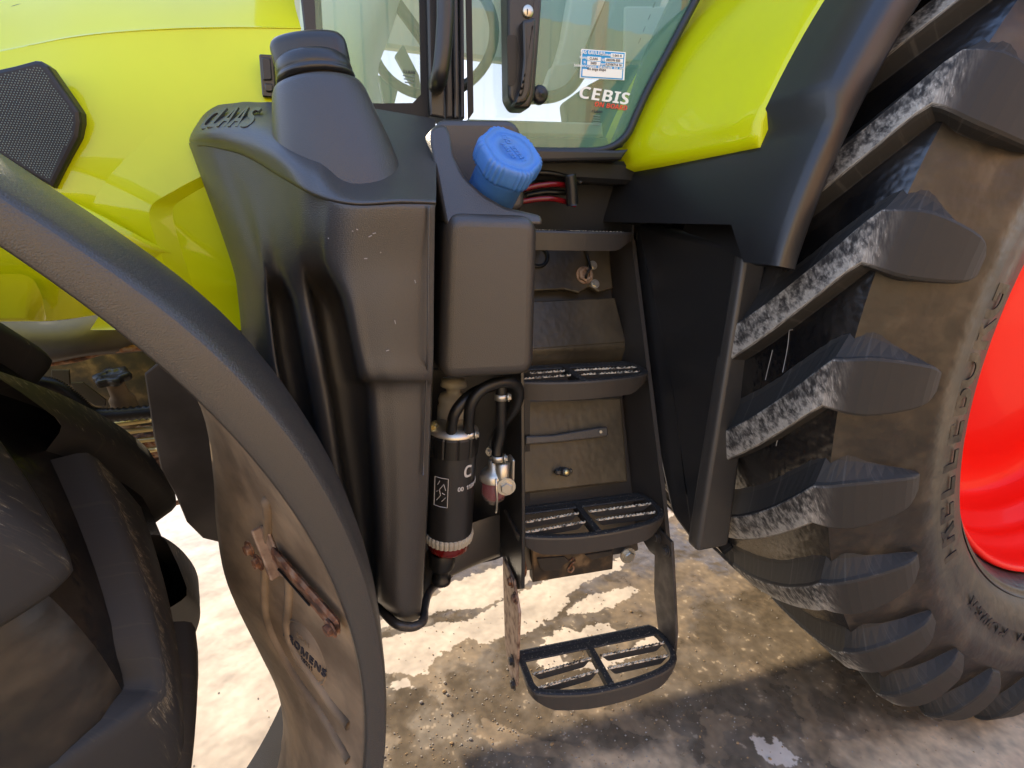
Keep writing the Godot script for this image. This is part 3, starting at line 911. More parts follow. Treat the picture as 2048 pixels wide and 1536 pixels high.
	# hanging straps for the lowest tread
	for spec in [[0.166, [Vector2(-0.275, 0.44), Vector2(-0.19, 0.44), Vector2(-0.175, 0.42), Vector2(-0.148, 0.39), Vector2(-0.148, 0.19), Vector2(-0.165, 0.165), Vector2(-0.2, 0.175), Vector2(-0.24, 0.22), Vector2(-0.27, 0.4)], "rusty pale left strap of the lowest step"], [-0.196, [Vector2(-0.22, 0.5), Vector2(-0.15, 0.5), Vector2(-0.14, 0.47), Vector2(-0.09, 0.3), Vector2(-0.085, 0.24), Vector2(-0.15, 0.235), Vector2(-0.19, 0.33)], "brown right strap of the lowest step"]]:
		var s := plate("hanging_strap", spec[1], spec[0], spec[0] + 0.007, M.worn_steel if spec[0] > 0 else M.brown_steel, null, zy_frame(0), 0.002)
		s.set_meta("label", spec[2])
		for q in ([[-0.2, 0.43], [-0.165, 0.415], [-0.175, 0.235], [-0.158, 0.185]] if spec[0] > 0 else [[-0.2, 0.478], [-0.16, 0.468]]):
			bolt("bolt", Vector3(-spec[0] - 0.008 if spec[0] > 0 else -spec[0] - 0.008, q[1], q[0]), Vector3(-1, 0, 0), 0.009, M.rust if (spec[0] > 0 and q[1] > 0.3) else M.steel_black, s)
	# cross member seen under the second tread
	st = S(false)
	var c3 := [Vector2(-0.099, 0.441), Vector2(0.121, 0.418), Vector2(0.125, 0.34), Vector2(-0.092, 0.346)]
	prism(st, ccw(c3), -0.31, -0.28, Transform3D(), 0.003)
	var cm := obj("cross_member", st, M.cast_iron)
	plate("torn_lip", [Vector2(-0.086, 0.418), Vector2(-0.016, 0.41), Vector2(-0.002, 0.396), Vector2(-0.018, 0.387), Vector2(-0.025, 0.374), Vector2(-0.067, 0.38), Vector2(-0.077, 0.391)], -0.279, -0.274, M.steel_black, cm)
	plate("torn_lip", [Vector2(0.04, 0.405), Vector2(0.114, 0.403), Vector2(0.115, 0.391), Vector2(0.06, 0.387)], -0.279, -0.274, M.steel_black, cm)
	st = S()
	tube(st, cat([Vector3(0, 0.395, -0.275), Vector3(0.008, 0.401, -0.275), Vector3(0.013, 0.392, -0.275), Vector3(0.003, 0.383, -0.275), Vector3(-0.004, 0.369, -0.275), Vector3(0.005, 0.362, -0.275), Vector3(0.012, 0.372, -0.275), Vector3(0.006, 0.382, -0.275)], 4), 0.0025, 6)
	obj("spring_clip", st, M.rust, cm)
	bolt("bolt", Vector3(0.15, 0.394, -0.26), Vector3(0, 0.1, 1), 0.014, M.zinc, cm)
	st = S()
	tube(st, cat([Vector3(-0.142, 0.465, -0.22), Vector3(-0.136, 0.437, -0.22), Vector3(-0.141, 0.422, -0.22), Vector3(-0.159, 0.429, -0.22)], 4), 0.005, 8)
	obj("bent_pin", st, M.rust, cm)

# ---------------------------------------------------------------- tanks
func fuel_tank() -> void:
	var st := S()
	# columns run from the right rear round the front column to the left rear; (pixel-independent) points in metres
	var rows := [
		[Vector3(-0.293, 1.363, -0.38), Vector3(-0.298, 1.359, -0.36), Vector3(-0.304, 1.361, -0.355), Vector3(-0.362, 1.364, -0.35), Vector3(-0.448, 1.37, -0.35), Vector3(-0.497, 1.368, -0.35), Vector3(-0.518, 1.368, -0.35), Vector3(-0.538, 1.368, -0.355), Vector3(-0.554, 1.366, -0.355), Vector3(-0.578, 1.365, -0.36), Vector3(-0.598, 1.364, -0.365), Vector3(-0.618, 1.364, -0.37), Vector3(-0.638, 1.36, -0.37), Vector3(-0.659, 1.358, -0.38), Vector3(-0.683, 1.355, -0.4), Vector3(-0.702, 1.358, -0.45)],
		[Vector3(-0.3, 1.342, -0.34), Vector3(-0.306, 1.337, -0.31), Vector3(-0.312, 1.339, -0.305), Vector3(-0.367, 1.341, -0.3), Vector3(-0.449, 1.346, -0.3), Vector3(-0.497, 1.346, -0.3), Vector3(-0.516, 1.345, -0.3), Vector3(-0.536, 1.346, -0.31), Vector3(-0.551, 1.344, -0.31), Vector3(-0.574, 1.343, -0.315), Vector3(-0.594, 1.343, -0.32), Vector3(-0.613, 1.342, -0.325), Vector3(-0.636, 1.34, -0.33), Vector3(-0.662, 1.336, -0.345), Vector3(-0.69, 1.331, -0.37), Vector3(-0.712, 1.333, -0.44)],
		[Vector3(-0.306, 1.3, -0.3), Vector3(-0.321, 1.288, -0.21), Vector3(-0.327, 1.288, -0.2), Vector3(-0.379, 1.288, -0.19), Vector3(-0.453, 1.29, -0.19), Vector3(-0.494, 1.288, -0.165), Vector3(-0.511, 1.292, -0.17), Vector3(-0.527, 1.296, -0.175), Vector3(-0.547, 1.299, -0.18), Vector3(-0.568, 1.302, -0.19), Vector3(-0.59, 1.304, -0.205), Vector3(-0.613, 1.305, -0.225), Vector3(-0.638, 1.306, -0.25), Vector3(-0.666, 1.306, -0.285), Vector3(-0.699, 1.309, -0.35), Vector3(-0.724, 1.314, -0.44)],
		[Vector3(-0.31, 1.241, -0.28), Vector3(-0.337, 1.23, -0.11), Vector3(-0.343, 1.23, -0.095), Vector3(-0.391, 1.229, -0.08), Vector3(-0.456, 1.228, -0.08), Vector3(-0.486, 1.233, -0.055), Vector3(-0.504, 1.241, -0.065), Vector3(-0.523, 1.25, -0.08), Vector3(-0.542, 1.26, -0.1), Vector3(-0.563, 1.269, -0.13), Vector3(-0.586, 1.278, -0.165), Vector3(-0.611, 1.284, -0.2), Vector3(-0.637, 1.289, -0.235), Vector3(-0.666, 1.293, -0.275), Vector3(-0.703, 1.297, -0.345), Vector3(-0.727, 1.303, -0.44)],
		[Vector3(-0.311, 1.214, -0.28), Vector3(-0.348, 1.205, -0.045), Vector3(-0.355, 1.204, -0.018), Vector3(-0.398, 1.203, -0.002), Vector3(-0.446, 1.199, 0), Vector3(-0.478, 1.203, -0.01), Vector3(-0.499, 1.21, -0.03), Vector3(-0.517, 1.218, -0.05), Vector3(-0.537, 1.231, -0.085), Vector3(-0.558, 1.244, -0.12), Vector3(-0.583, 1.258, -0.16), Vector3(-0.609, 1.27, -0.2), Vector3(-0.637, 1.28, -0.24), Vector3(-0.666, 1.286, -0.28), Vector3(-0.701, 1.292, -0.34), Vector3(-0.726, 1.299, -0.44)],
		[Vector3(-0.312, 1.205, -0.28), Vector3(-0.348, 1.197, -0.05), Vector3(-0.355, 1.197, -0.016), Vector3(-0.399, 1.196, 0), Vector3(-0.446, 1.192, 0.002), Vector3(-0.477, 1.195, -0.008), Vector3(-0.497, 1.201, -0.028), Vector3(-0.515, 1.21, -0.05), Vector3(-0.535, 1.222, -0.085), Vector3(-0.556, 1.235, -0.12), Vector3(-0.582, 1.251, -0.165), Vector3(-0.608, 1.264, -0.205), Vector3(-0.637, 1.273, -0.245), Vector3(-0.668, 1.281, -0.285), Vector3(-0.703, 1.285, -0.345), Vector3(-0.726, 1.291, -0.44)],
		[Vector3(-0.315, 1.196, -0.269), Vector3(-0.349, 1.191, -0.044), Vector3(-0.358, 1.191, -0.011), Vector3(-0.399, 1.19, 0.003), Vector3(-0.446, 1.187, 0.005), Vector3(-0.477, 1.189, -0.007), Vector3(-0.496, 1.195, -0.029), Vector3(-0.515, 1.203, -0.051), Vector3(-0.535, 1.215, -0.086), Vector3(-0.555, 1.227, -0.121), Vector3(-0.581, 1.242, -0.164), Vector3(-0.607, 1.256, -0.204), Vector3(-0.636, 1.267, -0.244), Vector3(-0.667, 1.274, -0.284), Vector3(-0.701, 1.278, -0.341), Vector3(-0.723, 1.282, -0.429)],
		[Vector3(-0.315, 1.111, -0.28), Vector3(-0.351, 1.125, -0.05), Vector3(-0.359, 1.127, -0.018), Vector3(-0.401, 1.128, -0.005), Vector3(-0.457, 1.128, -0.004), Vector3(-0.49, 1.126, -0.02), Vector3(-0.498, 1.125, -0.04), Vector3(-0.521, 1.123, -0.07), Vector3(-0.533, 1.122, -0.085), Vector3(-0.557, 1.12, -0.115), Vector3(-0.569, 1.118, -0.135), Vector3(-0.583, 1.117, -0.15), Vector3(-0.592, 1.116, -0.165), Vector3(-0.619, 1.114, -0.205), Vector3(-0.656, 1.108, -0.29), Vector3(-0.686, 1.098, -0.44)],
		[Vector3(-0.318, 1.037, -0.28), Vector3(-0.353, 1.069, -0.05), Vector3(-0.361, 1.074, -0.018), Vector3(-0.403, 1.077, -0.004), Vector3(-0.448, 1.077, -0.003), Vector3(-0.474, 1.076, -0.018), Vector3(-0.483, 1.06, -0.13), Vector3(-0.515, 1.058, -0.15), Vector3(-0.523, 1.065, -0.1), Vector3(-0.545, 1.063, -0.115), Vector3(-0.56, 1.053, -0.19), Vector3(-0.587, 1.052, -0.2), Vector3(-0.587, 1.058, -0.16), Vector3(-0.613, 1.053, -0.2), Vector3(-0.653, 1.041, -0.29), Vector3(-0.68, 1.021, -0.44)],
		[Vector3(-0.321, 0.94, -0.28), Vector3(-0.355, 0.996, -0.05), Vector3(-0.363, 1.003, -0.018), Vector3(-0.406, 1.009, -0.003), Vector3(-0.442, 1.011, -0.002), Vector3(-0.465, 1.009, -0.016), Vector3(-0.472, 0.98, -0.14), Vector3(-0.512, 0.978, -0.155), Vector3(-0.513, 0.993, -0.09), Vector3(-0.538, 0.991, -0.105), Vector3(-0.554, 0.969, -0.2), Vector3(-0.589, 0.968, -0.21), Vector3(-0.585, 0.982, -0.15), Vector3(-0.613, 0.974, -0.19), Vector3(-0.655, 0.955, -0.28), Vector3(-0.685, 0.918, -0.44)],
		[Vector3(-0.324, 0.884, -0.28), Vector3(-0.357, 0.953, -0.05), Vector3(-0.366, 0.964, -0.016), Vector3(-0.408, 0.971, 0), Vector3(-0.435, 0.973, 0), Vector3(-0.459, 0.97, -0.016), Vector3(-0.466, 0.934, -0.14), Vector3(-0.508, 0.932, -0.155), Vector3(-0.51, 0.952, -0.088), Vector3(-0.534, 0.949, -0.102), Vector3(-0.551, 0.921, -0.2), Vector3(-0.586, 0.921, -0.21), Vector3(-0.582, 0.94, -0.145), Vector3(-0.612, 0.93, -0.185), Vector3(-0.66, 0.905, -0.28), Vector3(-0.69, 0.86, -0.44)],
		[Vector3(-0.325, 0.863, -0.28), Vector3(-0.358, 0.934, -0.06), Vector3(-0.366, 0.944, -0.03), Vector3(-0.401, 0.95, -0.018), Vector3(-0.428, 0.952, -0.018), Vector3(-0.45, 0.95, -0.03), Vector3(-0.455, 0.916, -0.14), Vector3(-0.506, 0.915, -0.155), Vector3(-0.508, 0.936, -0.088), Vector3(-0.533, 0.933, -0.102), Vector3(-0.549, 0.904, -0.2), Vector3(-0.585, 0.903, -0.21), Vector3(-0.581, 0.923, -0.145), Vector3(-0.612, 0.913, -0.185), Vector3(-0.662, 0.886, -0.28), Vector3(-0.693, 0.838, -0.44)],
		[Vector3(-0.329, 0.783, -0.28), Vector3(-0.361, 0.873, -0.06), Vector3(-0.369, 0.885, -0.03), Vector3(-0.401, 0.894, -0.016), Vector3(-0.427, 0.896, -0.016), Vector3(-0.45, 0.893, -0.03), Vector3(-0.456, 0.85, -0.14), Vector3(-0.502, 0.848, -0.155), Vector3(-0.504, 0.876, -0.085), Vector3(-0.53, 0.873, -0.1), Vector3(-0.546, 0.835, -0.2), Vector3(-0.58, 0.834, -0.21), Vector3(-0.578, 0.861, -0.14), Vector3(-0.614, 0.849, -0.18), Vector3(-0.669, 0.815, -0.28), Vector3(-0.701, 0.754, -0.44)],
		[Vector3(-0.336, 0.67, -0.28), Vector3(-0.366, 0.786, -0.06), Vector3(-0.374, 0.802, -0.03), Vector3(-0.405, 0.814, -0.014), Vector3(-0.426, 0.817, -0.014), Vector3(-0.45, 0.812, -0.03), Vector3(-0.456, 0.757, -0.14), Vector3(-0.497, 0.757, -0.15), Vector3(-0.5, 0.791, -0.085), Vector3(-0.525, 0.786, -0.1), Vector3(-0.54, 0.742, -0.19), Vector3(-0.575, 0.742, -0.2), Vector3(-0.574, 0.775, -0.135), Vector3(-0.614, 0.762, -0.17), Vector3(-0.675, 0.719, -0.27), Vector3(-0.709, 0.637, -0.44)],
		[Vector3(-0.346, 0.513, -0.28), Vector3(-0.373, 0.658, -0.07), Vector3(-0.38, 0.683, -0.035), Vector3(-0.409, 0.702, -0.014), Vector3(-0.43, 0.706, -0.014), Vector3(-0.451, 0.699, -0.03), Vector3(-0.458, 0.633, -0.13), Vector3(-0.486, 0.631, -0.14), Vector3(-0.49, 0.669, -0.085), Vector3(-0.515, 0.663, -0.1), Vector3(-0.527, 0.619, -0.17), Vector3(-0.56, 0.618, -0.18), Vector3(-0.562, 0.648, -0.135), Vector3(-0.608, 0.633, -0.17), Vector3(-0.667, 0.583, -0.26), Vector3(-0.704, 0.469, -0.44)],
		[Vector3(-0.357, 0.369, -0.28), Vector3(-0.381, 0.542, -0.075), Vector3(-0.387, 0.572, -0.04), Vector3(-0.413, 0.599, -0.014), Vector3(-0.435, 0.604, -0.014), Vector3(-0.455, 0.588, -0.04), Vector3(-0.461, 0.523, -0.12), Vector3(-0.475, 0.518, -0.13), Vector3(-0.478, 0.544, -0.1), Vector3(-0.5, 0.54, -0.11), Vector3(-0.508, 0.509, -0.15), Vector3(-0.542, 0.509, -0.16), Vector3(-0.548, 0.53, -0.135), Vector3(-0.594, 0.512, -0.17), Vector3(-0.653, 0.46, -0.25), Vector3(-0.689, 0.313, -0.44)],
		[Vector3(-0.363, 0.322, -0.28), Vector3(-0.384, 0.496, -0.085), Vector3(-0.39, 0.527, -0.05), Vector3(-0.411, 0.552, -0.025), Vector3(-0.43, 0.56, -0.025), Vector3(-0.449, 0.556, -0.05), Vector3(-0.454, 0.502, -0.12), Vector3(-0.467, 0.5, -0.13), Vector3(-0.471, 0.526, -0.1), Vector3(-0.492, 0.522, -0.11), Vector3(-0.5, 0.491, -0.15), Vector3(-0.534, 0.49, -0.16), Vector3(-0.541, 0.512, -0.135), Vector3(-0.587, 0.494, -0.17), Vector3(-0.646, 0.44, -0.25), Vector3(-0.68, 0.289, -0.44)],
		[Vector3(-0.367, 0.308, -0.28), Vector3(-0.386, 0.469, -0.1), Vector3(-0.391, 0.486, -0.08), Vector3(-0.409, 0.503, -0.06), Vector3(-0.424, 0.511, -0.06), Vector3(-0.438, 0.512, -0.08), Vector3(-0.444, 0.488, -0.12), Vector3(-0.457, 0.481, -0.14), Vector3(-0.461, 0.499, -0.12), Vector3(-0.488, 0.497, -0.13), Vector3(-0.495, 0.473, -0.16), Vector3(-0.527, 0.472, -0.17), Vector3(-0.534, 0.49, -0.15), Vector3(-0.583, 0.468, -0.19), Vector3(-0.639, 0.422, -0.26), Vector3(-0.67, 0.276, -0.44)]]
	patch(st, rows, 4, 4)
	var t := obj("fuel_tank", st, M.plastic)
	t.set_meta("label", "large moulded black fuel tank with tall filler neck")
	# parting line that runs round the tank under its shoulder
	# filler neck
	var base := Vector3(-0.474, 1.256, -0.165)
	var topn := Vector3(-0.491, 1.356, -0.175)
	var ax := axis(base, topn - base)
	var hh := base.distance_to(topn)
	st = S()
	lathe(st, [Vector2(0.098, -0.06), Vector2(0.092, -0.02), Vector2(0.087, 0.0), Vector2(0.083, 0.02), Vector2(0.069, hh * 0.72), Vector2(0.064, hh * 0.9), Vector2(0.06, hh * 0.97), Vector2(0.053, hh), Vector2(0.046, hh + 0.002), Vector2(0.046, hh + 0.01)], ax, 48)
	var nk := obj("filler_neck", st, M.plastic, t)
	var cx := Transform3D(ax.basis * Basis.from_scale(Vector3(0.73, 0.72, 0.73)), ax * Vector3(0, hh + 0.004, 0))
	# screw cap: skirt, two scoops and a grip bar across
	var cap := obj_cap(cx, t)
	# raised maker's letters on the shoulder
	var qs := [Vector3(-0.681, 1.303, -0.303), Vector3(-0.585, 1.29, -0.188), Vector3(-0.66, 1.338, -0.34), Vector3(-0.58, 1.337, -0.3)]
	var faces := t.mesh.get_faces()
	var at := func(uu: float, vv: float) -> Vector3:
		return (qs[0] as Vector3).lerp(qs[1], uu).lerp((qs[2] as Vector3).lerp(qs[3], uu), vv)
	for i in 5:
		var u0 := i / 5.0
		var o0: Vector3 = at.call(u0 + 0.1, 0.5)
		var dx: Vector3 = at.call(u0 + 0.19, 0.5) - at.call(u0 + 0.01, 0.5)
		var dy: Vector3 = at.call(u0 + 0.1, 1.0) - at.call(u0 + 0.1, 0.0)
		var ez := dx.cross(dy).normalized()
		var tm := text_mesh("CLAAS"[i], 0.04, 0.0035)
		var ab := tm.get_aabb()
		var hit := o0
		var best := 1.0
		for k in range(0, faces.size(), 3):
			var at_face = Geometry3D.ray_intersects_triangle(o0 + ez * 0.08, -ez, faces[k], faces[k + 1], faces[k + 2])
			if at_face != null and (o0 + ez * 0.08).distance_to(at_face) < best:
				best = (o0 + ez * 0.08).distance_to(at_face)
				hit = at_face
		var o := node("embossed_letter", tm, M.plastic, t)
		o.transform = Transform3D(Basis(dx / ab.size.x, dy / ab.size.y, ez), hit + ez * 0.0012)
	# pale scuffs and the parting line of the moulding
	for q in [[Vector3(-0.434, 1.16, 0.004), Vector3(-0.43, 1.161, 0.004)], [Vector3(-0.439, 1.156, 0.004), Vector3(-0.435, 1.158, 0.004)], [Vector3(-0.446, 1.13, 0.004), Vector3(-0.442, 1.13, 0.004)], [Vector3(-0.453, 1.165, 0.004), Vector3(-0.451, 1.164, 0.004)], [Vector3(-0.487, 1.154, 0), Vector3(-0.486, 1.153, 0)], [Vector3(-0.426, 1.138, 0.004), Vector3(-0.425, 1.137, 0.004)], [Vector3(-0.458, 1.163, 0.004), Vector3(-0.457, 1.162, 0.004)], [Vector3(-0.412, 1.051, 0.003), Vector3(-0.411, 1.046, 0.003)], [Vector3(-0.384, 1.103, 0.002), Vector3(-0.383, 1.099, 0.002)], [Vector3(-0.425, 1.01, 0.003), Vector3(-0.421, 1.011, 0.003)]]:
		st = S(false)
		tube(st, [q[0], (q[0] + q[1]) / 2.0, q[1]], 0.0006, 4)
		obj("scuff_mark", st, M.scuff, t)
	st = S()
	tube(st, cat([Vector3(-0.362, 1.195, -0.004), Vector3(-0.363, 1.16, -0.006), Vector3(-0.365, 1.102, -0.006), Vector3(-0.369, 1.007, -0.003), Vector3(-0.37, 0.951, -0.02), Vector3(-0.379, 0.808, -0.02)], 4), 0.0016, 6)
	obj("parting_line", st, M.plastic, t)
	# black plastic tray under the tank
	st = S()
	var tray := [Vector3(-0.514, 0.401, -0.3), Vector3(-0.458, 0.512, -0.1), Vector3(-0.432, 0.525, -0.04), Vector3(-0.411, 0.516, -0.035), Vector3(-0.393, 0.511, -0.04), Vector3(-0.381, 0.503, -0.06), Vector3(-0.372, 0.475, -0.12), Vector3(-0.35, 0.446, -0.2), Vector3(-0.296, 0.411, -0.28)]
	tube(st, cat(tray, 6), 0.008, 8)
	obj("tank_cradle", st, M.steel_black, t)
	# grey wheel-arch lining in front of the tank
	plate("arch_lining", [Vector2(-0.877, 0.873), Vector2(-0.834, 0.908), Vector2(-0.817, 0.899), Vector2(-0.696, 1.077), Vector2(-0.658, 1.097), Vector2(-0.622, 0.911), Vector2(-0.659, 0.556), Vector2(-0.751, 0.569), Vector2(-0.795, 0.464), Vector2(-0.828, 0.481), Vector2(-0.854, 0.528), Vector2(-0.865, 0.598), Vector2(-0.882, 0.655), Vector2(-0.883, 0.741)], -0.475, -0.46, M.grey_lining, t, Transform3D(), 0.004, 2)

func obj_cap(cx: Transform3D, parent: Node3D) -> MeshInstance3D:
	var st := S()
	lathe(st, [Vector2(0.066, 0.0), Vector2(0.072, 0.002), Vector2(0.0735, 0.006), Vector2(0.0725, 0.01), Vector2(0.07, 0.012), Vector2(0.071, 0.015), Vector2(0.071, 0.02), Vector2(0.068, 0.034), Vector2(0.06, 0.041), Vector2(0.04, 0.044), Vector2(0, 0.045)], cx, 48)
	var cap := obj("filler_cap", st, M.smooth_black, parent)
	st = S()
	var bar := cx * Transform3D(Basis(Vector3.UP, deg_to_rad(-6)) * Basis(Vector3.RIGHT, -PI / 2), Vector3(0, 0.016, 0))
	var lens := []
	for i in 40:
		var a := TAU * i / 40
		var x := cos(a) * 0.0705
		var y := sin(a)
		lens.append(Vector2(x, signf(y) * pow(absf(y), 0.8) * (0.05 if y > 0 else 0.04)))
	prism(st, ccw(lens), 0.0, 0.066, bar, 0.02, 5)
	obj("grip_bar", st, M.smooth_black, cap)
	return cap

func urea_tank() -> void:
	var st := S()
	prism(st, ccw(fillet([Vector2(-0.326, 1.191), Vector2(-0.339, 0.931), Vector2(-0.174, 0.93), Vector2(-0.177, 1.191)], 0.03, 6)), -0.34, -0.10, Transform3D(), 0.02, 5)
	var t := obj("urea_tank", st, M.plastic)
	t.set_meta("label", "narrow black tank with the blue cap")
	st = S()
	var sh := Transform3D(Basis(Vector3(1, 0, 0), Vector3(0, 1, -0.55), Vector3(0, 0, 1)), Vector3(0, 0, 1.17 * 0.55))
	prism(st, ccw(fillet([Vector2(-0.324, 1.173), Vector2(-0.335, 1.294), Vector2(-0.333, 1.312), Vector2(-0.323, 1.321), Vector2(-0.307, 1.323), Vector2(-0.301, 1.305), Vector2(-0.301, 1.276), Vector2(-0.287, 1.245), Vector2(-0.259, 1.219), Vector2(-0.227, 1.202), Vector2(-0.168, 1.191), Vector2(-0.167, 1.177)], 0.006, 2)), -0.36, -0.104, sh, 0.005, 2)
	obj("shoulder", st, M.plastic, t)
	st = S()
	prism(st, ccw(fillet([Vector2(-0.31, 1.343), Vector2(-0.177, 1.352), Vector2(-0.16, 1.337), Vector2(-0.148, 1.204), Vector2(-0.324, 1.181)], 0.015, 3)), -0.42, -0.26, Transform3D(), 0.01, 3)
	obj("rear_wall", st, M.plastic, t)
	# blue cap on its slanted neck
	var cpos := Vector3(-0.227, 1.281, -0.135)
	var npos := Vector3(-0.229, 1.225, -0.2)
	var ax := axis(npos, Vector3(0.16, 0.66, 0.72))
	cpos = npos + ax.basis.y * 0.095
	st = S()
	lathe(st, [Vector2(0.042, -0.05), Vector2(0.042, 0.045), Vector2(0.045, 0.05), Vector2(0.045, 0.056), Vector2(0.042, 0.06), Vector2(0.042, 0.075)], ax, 40)
	var nk := obj("blue_neck", st, M.blue, t)
	st = S()
	var prof := [Vector2(0.046, 0.056), Vector2(0.0505, 0.058), Vector2(0.0515, 0.064), Vector2(0.0515, 0.084), Vector2(0.049, 0.09), Vector2(0.044, 0.093), Vector2(0.043, 0.0915), Vector2(0.034, 0.0915), Vector2(0.033, 0.0925), Vector2(0.022, 0.0925), Vector2(0.0215, 0.0918), Vector2(0, 0.0918)]
	var rows := []
	for q in prof:
		var row := []
		for k in 160:
			var a := TAU * k / 160
			var rr2: float = q.x
			if q.x > 0.04:
				rr2 *= 1.0 + 0.032 * cos(a * 6)
				if cos(a * 6) > -0.3 and q.x > 0.048:
					rr2 += 0.0013 * (1.0 if k % 4 < 2 else -1.0)
			row.append(ax * Vector3(cos(a) * rr2, q.y, sin(a) * rr2))
		rows.append(row)
	grid(st, rows, true)
	var cap := obj("blue_cap", st, M.blue, nk)
	var face := Transform3D(ax.basis * Basis(Vector3.RIGHT, -PI / 2), ax * Vector3(0, 0.0925, 0))
	var letters := SurfaceTool.new()
	letters.begin(Mesh.PRIMITIVE_TRIANGLES)
	letters.append_from(text_mesh("ISO 22241", 0.009, 0.0012), 0, face * Transform3D(Basis(Vector3(0, 0, 1), deg_to_rad(-50)), Vector3(0.002, 0.004, 0)))
	letters.append_from(text_mesh("AUS 32", 0.007, 0.0012), 0, face * Transform3D(Basis(Vector3(0, 0, 1), deg_to_rad(-50)), Vector3(-0.007, -0.006, 0)))
	node("cap_lettering", letters.commit(), M.blue, nk)

func fuel_filter() -> void:
	var a := Vector3(-0.31, 0.583, -0.2)
	var b := Vector3(-0.3, 0.77, -0.2)
	var ax := axis(a, b - a)
	var h := a.distance_to(b)
	var R := 0.0465
	var st := S()
	lathe(st, [Vector2(R, -0.004), Vector2(R, h)], ax, 40)
	var f := obj("fuel_filter", st, M.smooth_black)
	f.set_meta("label", "black canister fuel filter with hoses under the small tank")
	st = S(false)
	var rows := []
	for q in [Vector2(R * 0.9, -0.014), Vector2(R * 1.04, -0.012), Vector2(R * 1.08, 0.0), Vector2(R * 1.04, 0.006), Vector2(R * 0.95, 0.008)]:
		var row := []
		for k in 96:
			var an := TAU * k / 96
			var r2: float = q.x * (1.0 if k % 3 else 0.955)
			row.append(ax * Vector3(cos(an) * r2, q.y - 0.004, sin(an) * r2))
		rows.append(row)
	grid(st, rows, true)
	obj("ribbed_ring", st, M.beige_plastic, f)
	st = S(false)
	rows = []
	for q in [Vector2(R * 0.98, h - 0.012), Vector2(R * 1.07, h - 0.01), Vector2(R * 1.07, h + 0.026), Vector2(R * 1.03, h + 0.03), Vector2(R * 0.8, h + 0.03)]:
		var row := []
		for k in 96:
			var an := TAU * k / 96
			var r2: float = q.x * (1.0 if k % 8 else 0.965)
			row.append(ax * Vector3(cos(an) * r2, q.y, sin(an) * r2))
		rows.append(row)
	grid(st, rows, true)
	obj("clamp_collar", st, M.hose, f)
	st = S()
	lathe(st, [Vector2(R * 1.02, h + 0.03), Vector2(R * 1.02, h + 0.034), Vector2(R * 0.8, h + 0.042), Vector2(0, h + 0.046)], ax, 40)
	obj("filter_head", st, M.zinc, f)
	st = S()
	lathe(st, [Vector2(R * 0.92, -0.016), Vector2(R * 0.9, -0.034), Vector2(R * 0.6, -0.048), Vector2(0, -0.05)], ax, 32)
	obj("water_bowl", st, M.red_dark, f)
	st = S()
	lathe(st, [Vector2(0.024, -0.045), Vector2(0.026, -0.05), Vector2(0.026, -0.078), Vector2(0.022, -0.084), Vector2(0.016, -0.086), Vector2(0.016, -0.105), Vector2(0.02, -0.108), Vector2(0.02, -0.118), Vector2(0, -0.124)], Transform3D(ax.basis, ax * Vector3(-0.012, 0, 0.004)), 24)
	obj("sensor_plug", st, M.hose, f)
	# hand pump behind the head
	st = S()
	var px := Transform3D(ax.basis, ax * Vector3(0.006, h + 0.03, -0.05))
	lathe(st, [Vector2(0.03, 0.0), Vector2(0.03, 0.03), Vector2(0.027, 0.036), Vector2(0.029, 0.045), Vector2(0.026, 0.055), Vector2(0.014, 0.06), Vector2(0.014, 0.07), Vector2(0.026, 0.074), Vector2(0.024, 0.086), Vector2(0, 0.09)], px, 28)
	obj("hand_pump", st, M.beige_plastic, f)
	# print on the canister
	for spec in [["00 1131 8220", 0.0085, 0.62, 20.0, 4.2], ["C", 0.024, 0.8, 40.0, 9.0]]:
		var letters := SurfaceTool.new()
		letters.begin(Mesh.PRIMITIVE_TRIANGLES)
		for i in spec[0].length():
			if spec[0][i] == " ":
				continue
			var an := deg_to_rad(90.0 - spec[3] - i * spec[4] * 1.8 + 12.0)
			var outd := Vector3(cos(an), 0, sin(an))
			var tang := Vector3(sin(an), 0, -cos(an))
			letters.append_from(text_mesh(spec[0][i], spec[1], 0.0008), 0, ax * Transform3D(Basis(tang, Vector3(0, 1, 0), outd), outd * (R + 0.0004) + Vector3(0, h * spec[2], 0)))
		node("canister_lettering", letters.commit(), M.print_grey, f)
	# small pictogram label: frame and strokes standing on the canister
	st = S(false)
	var lab := func(u: float, v: float) -> Vector3:
		var an := deg_to_rad(90.0 + 52.0 - u * 34.0)
		return ax * Vector3(cos(an) * (R + 0.0006), h * 0.42 + v * 0.06, sin(an) * (R + 0.0006))
	for s in [[0, 0, 1, 0], [1, 0, 1, 1], [1, 1, 0, 1], [0, 1, 0, 0], [0.2, 0.2, 0.5, 0.4], [0.5, 0.4, 0.4, 0.6], [0.4, 0.6, 0.7, 0.8], [0.7, 0.8, 0.85, 0.6], [0.25, 0.75, 0.4, 0.9], [0.6, 0.2, 0.85, 0.35], [0.15, 0.5, 0.3, 0.55], [0.6, 0.5, 0.8, 0.45]]:
		tube(st, [lab.call(s[0], s[1]), lab.call((s[0] + s[2]) / 2.0, (s[1] + s[3]) / 2.0), lab.call(s[2], s[3])], 0.0007, 4)
	obj("pictogram", st, M.print_grey, f)
	# hoses
	var h1 := cat([Vector3(-0.307, 0.794, -0.175), Vector3(-0.308, 0.826, -0.165), Vector3(-0.301, 0.854, -0.16), Vector3(-0.278, 0.875, -0.17), Vector3(-0.245, 0.883, -0.19), Vector3(-0.208, 0.885, -0.2)], 6)
	st = S()
	tube(st, h1, 0.0105, 12)
	obj("hose", st, M.hose, f)
	st = S()
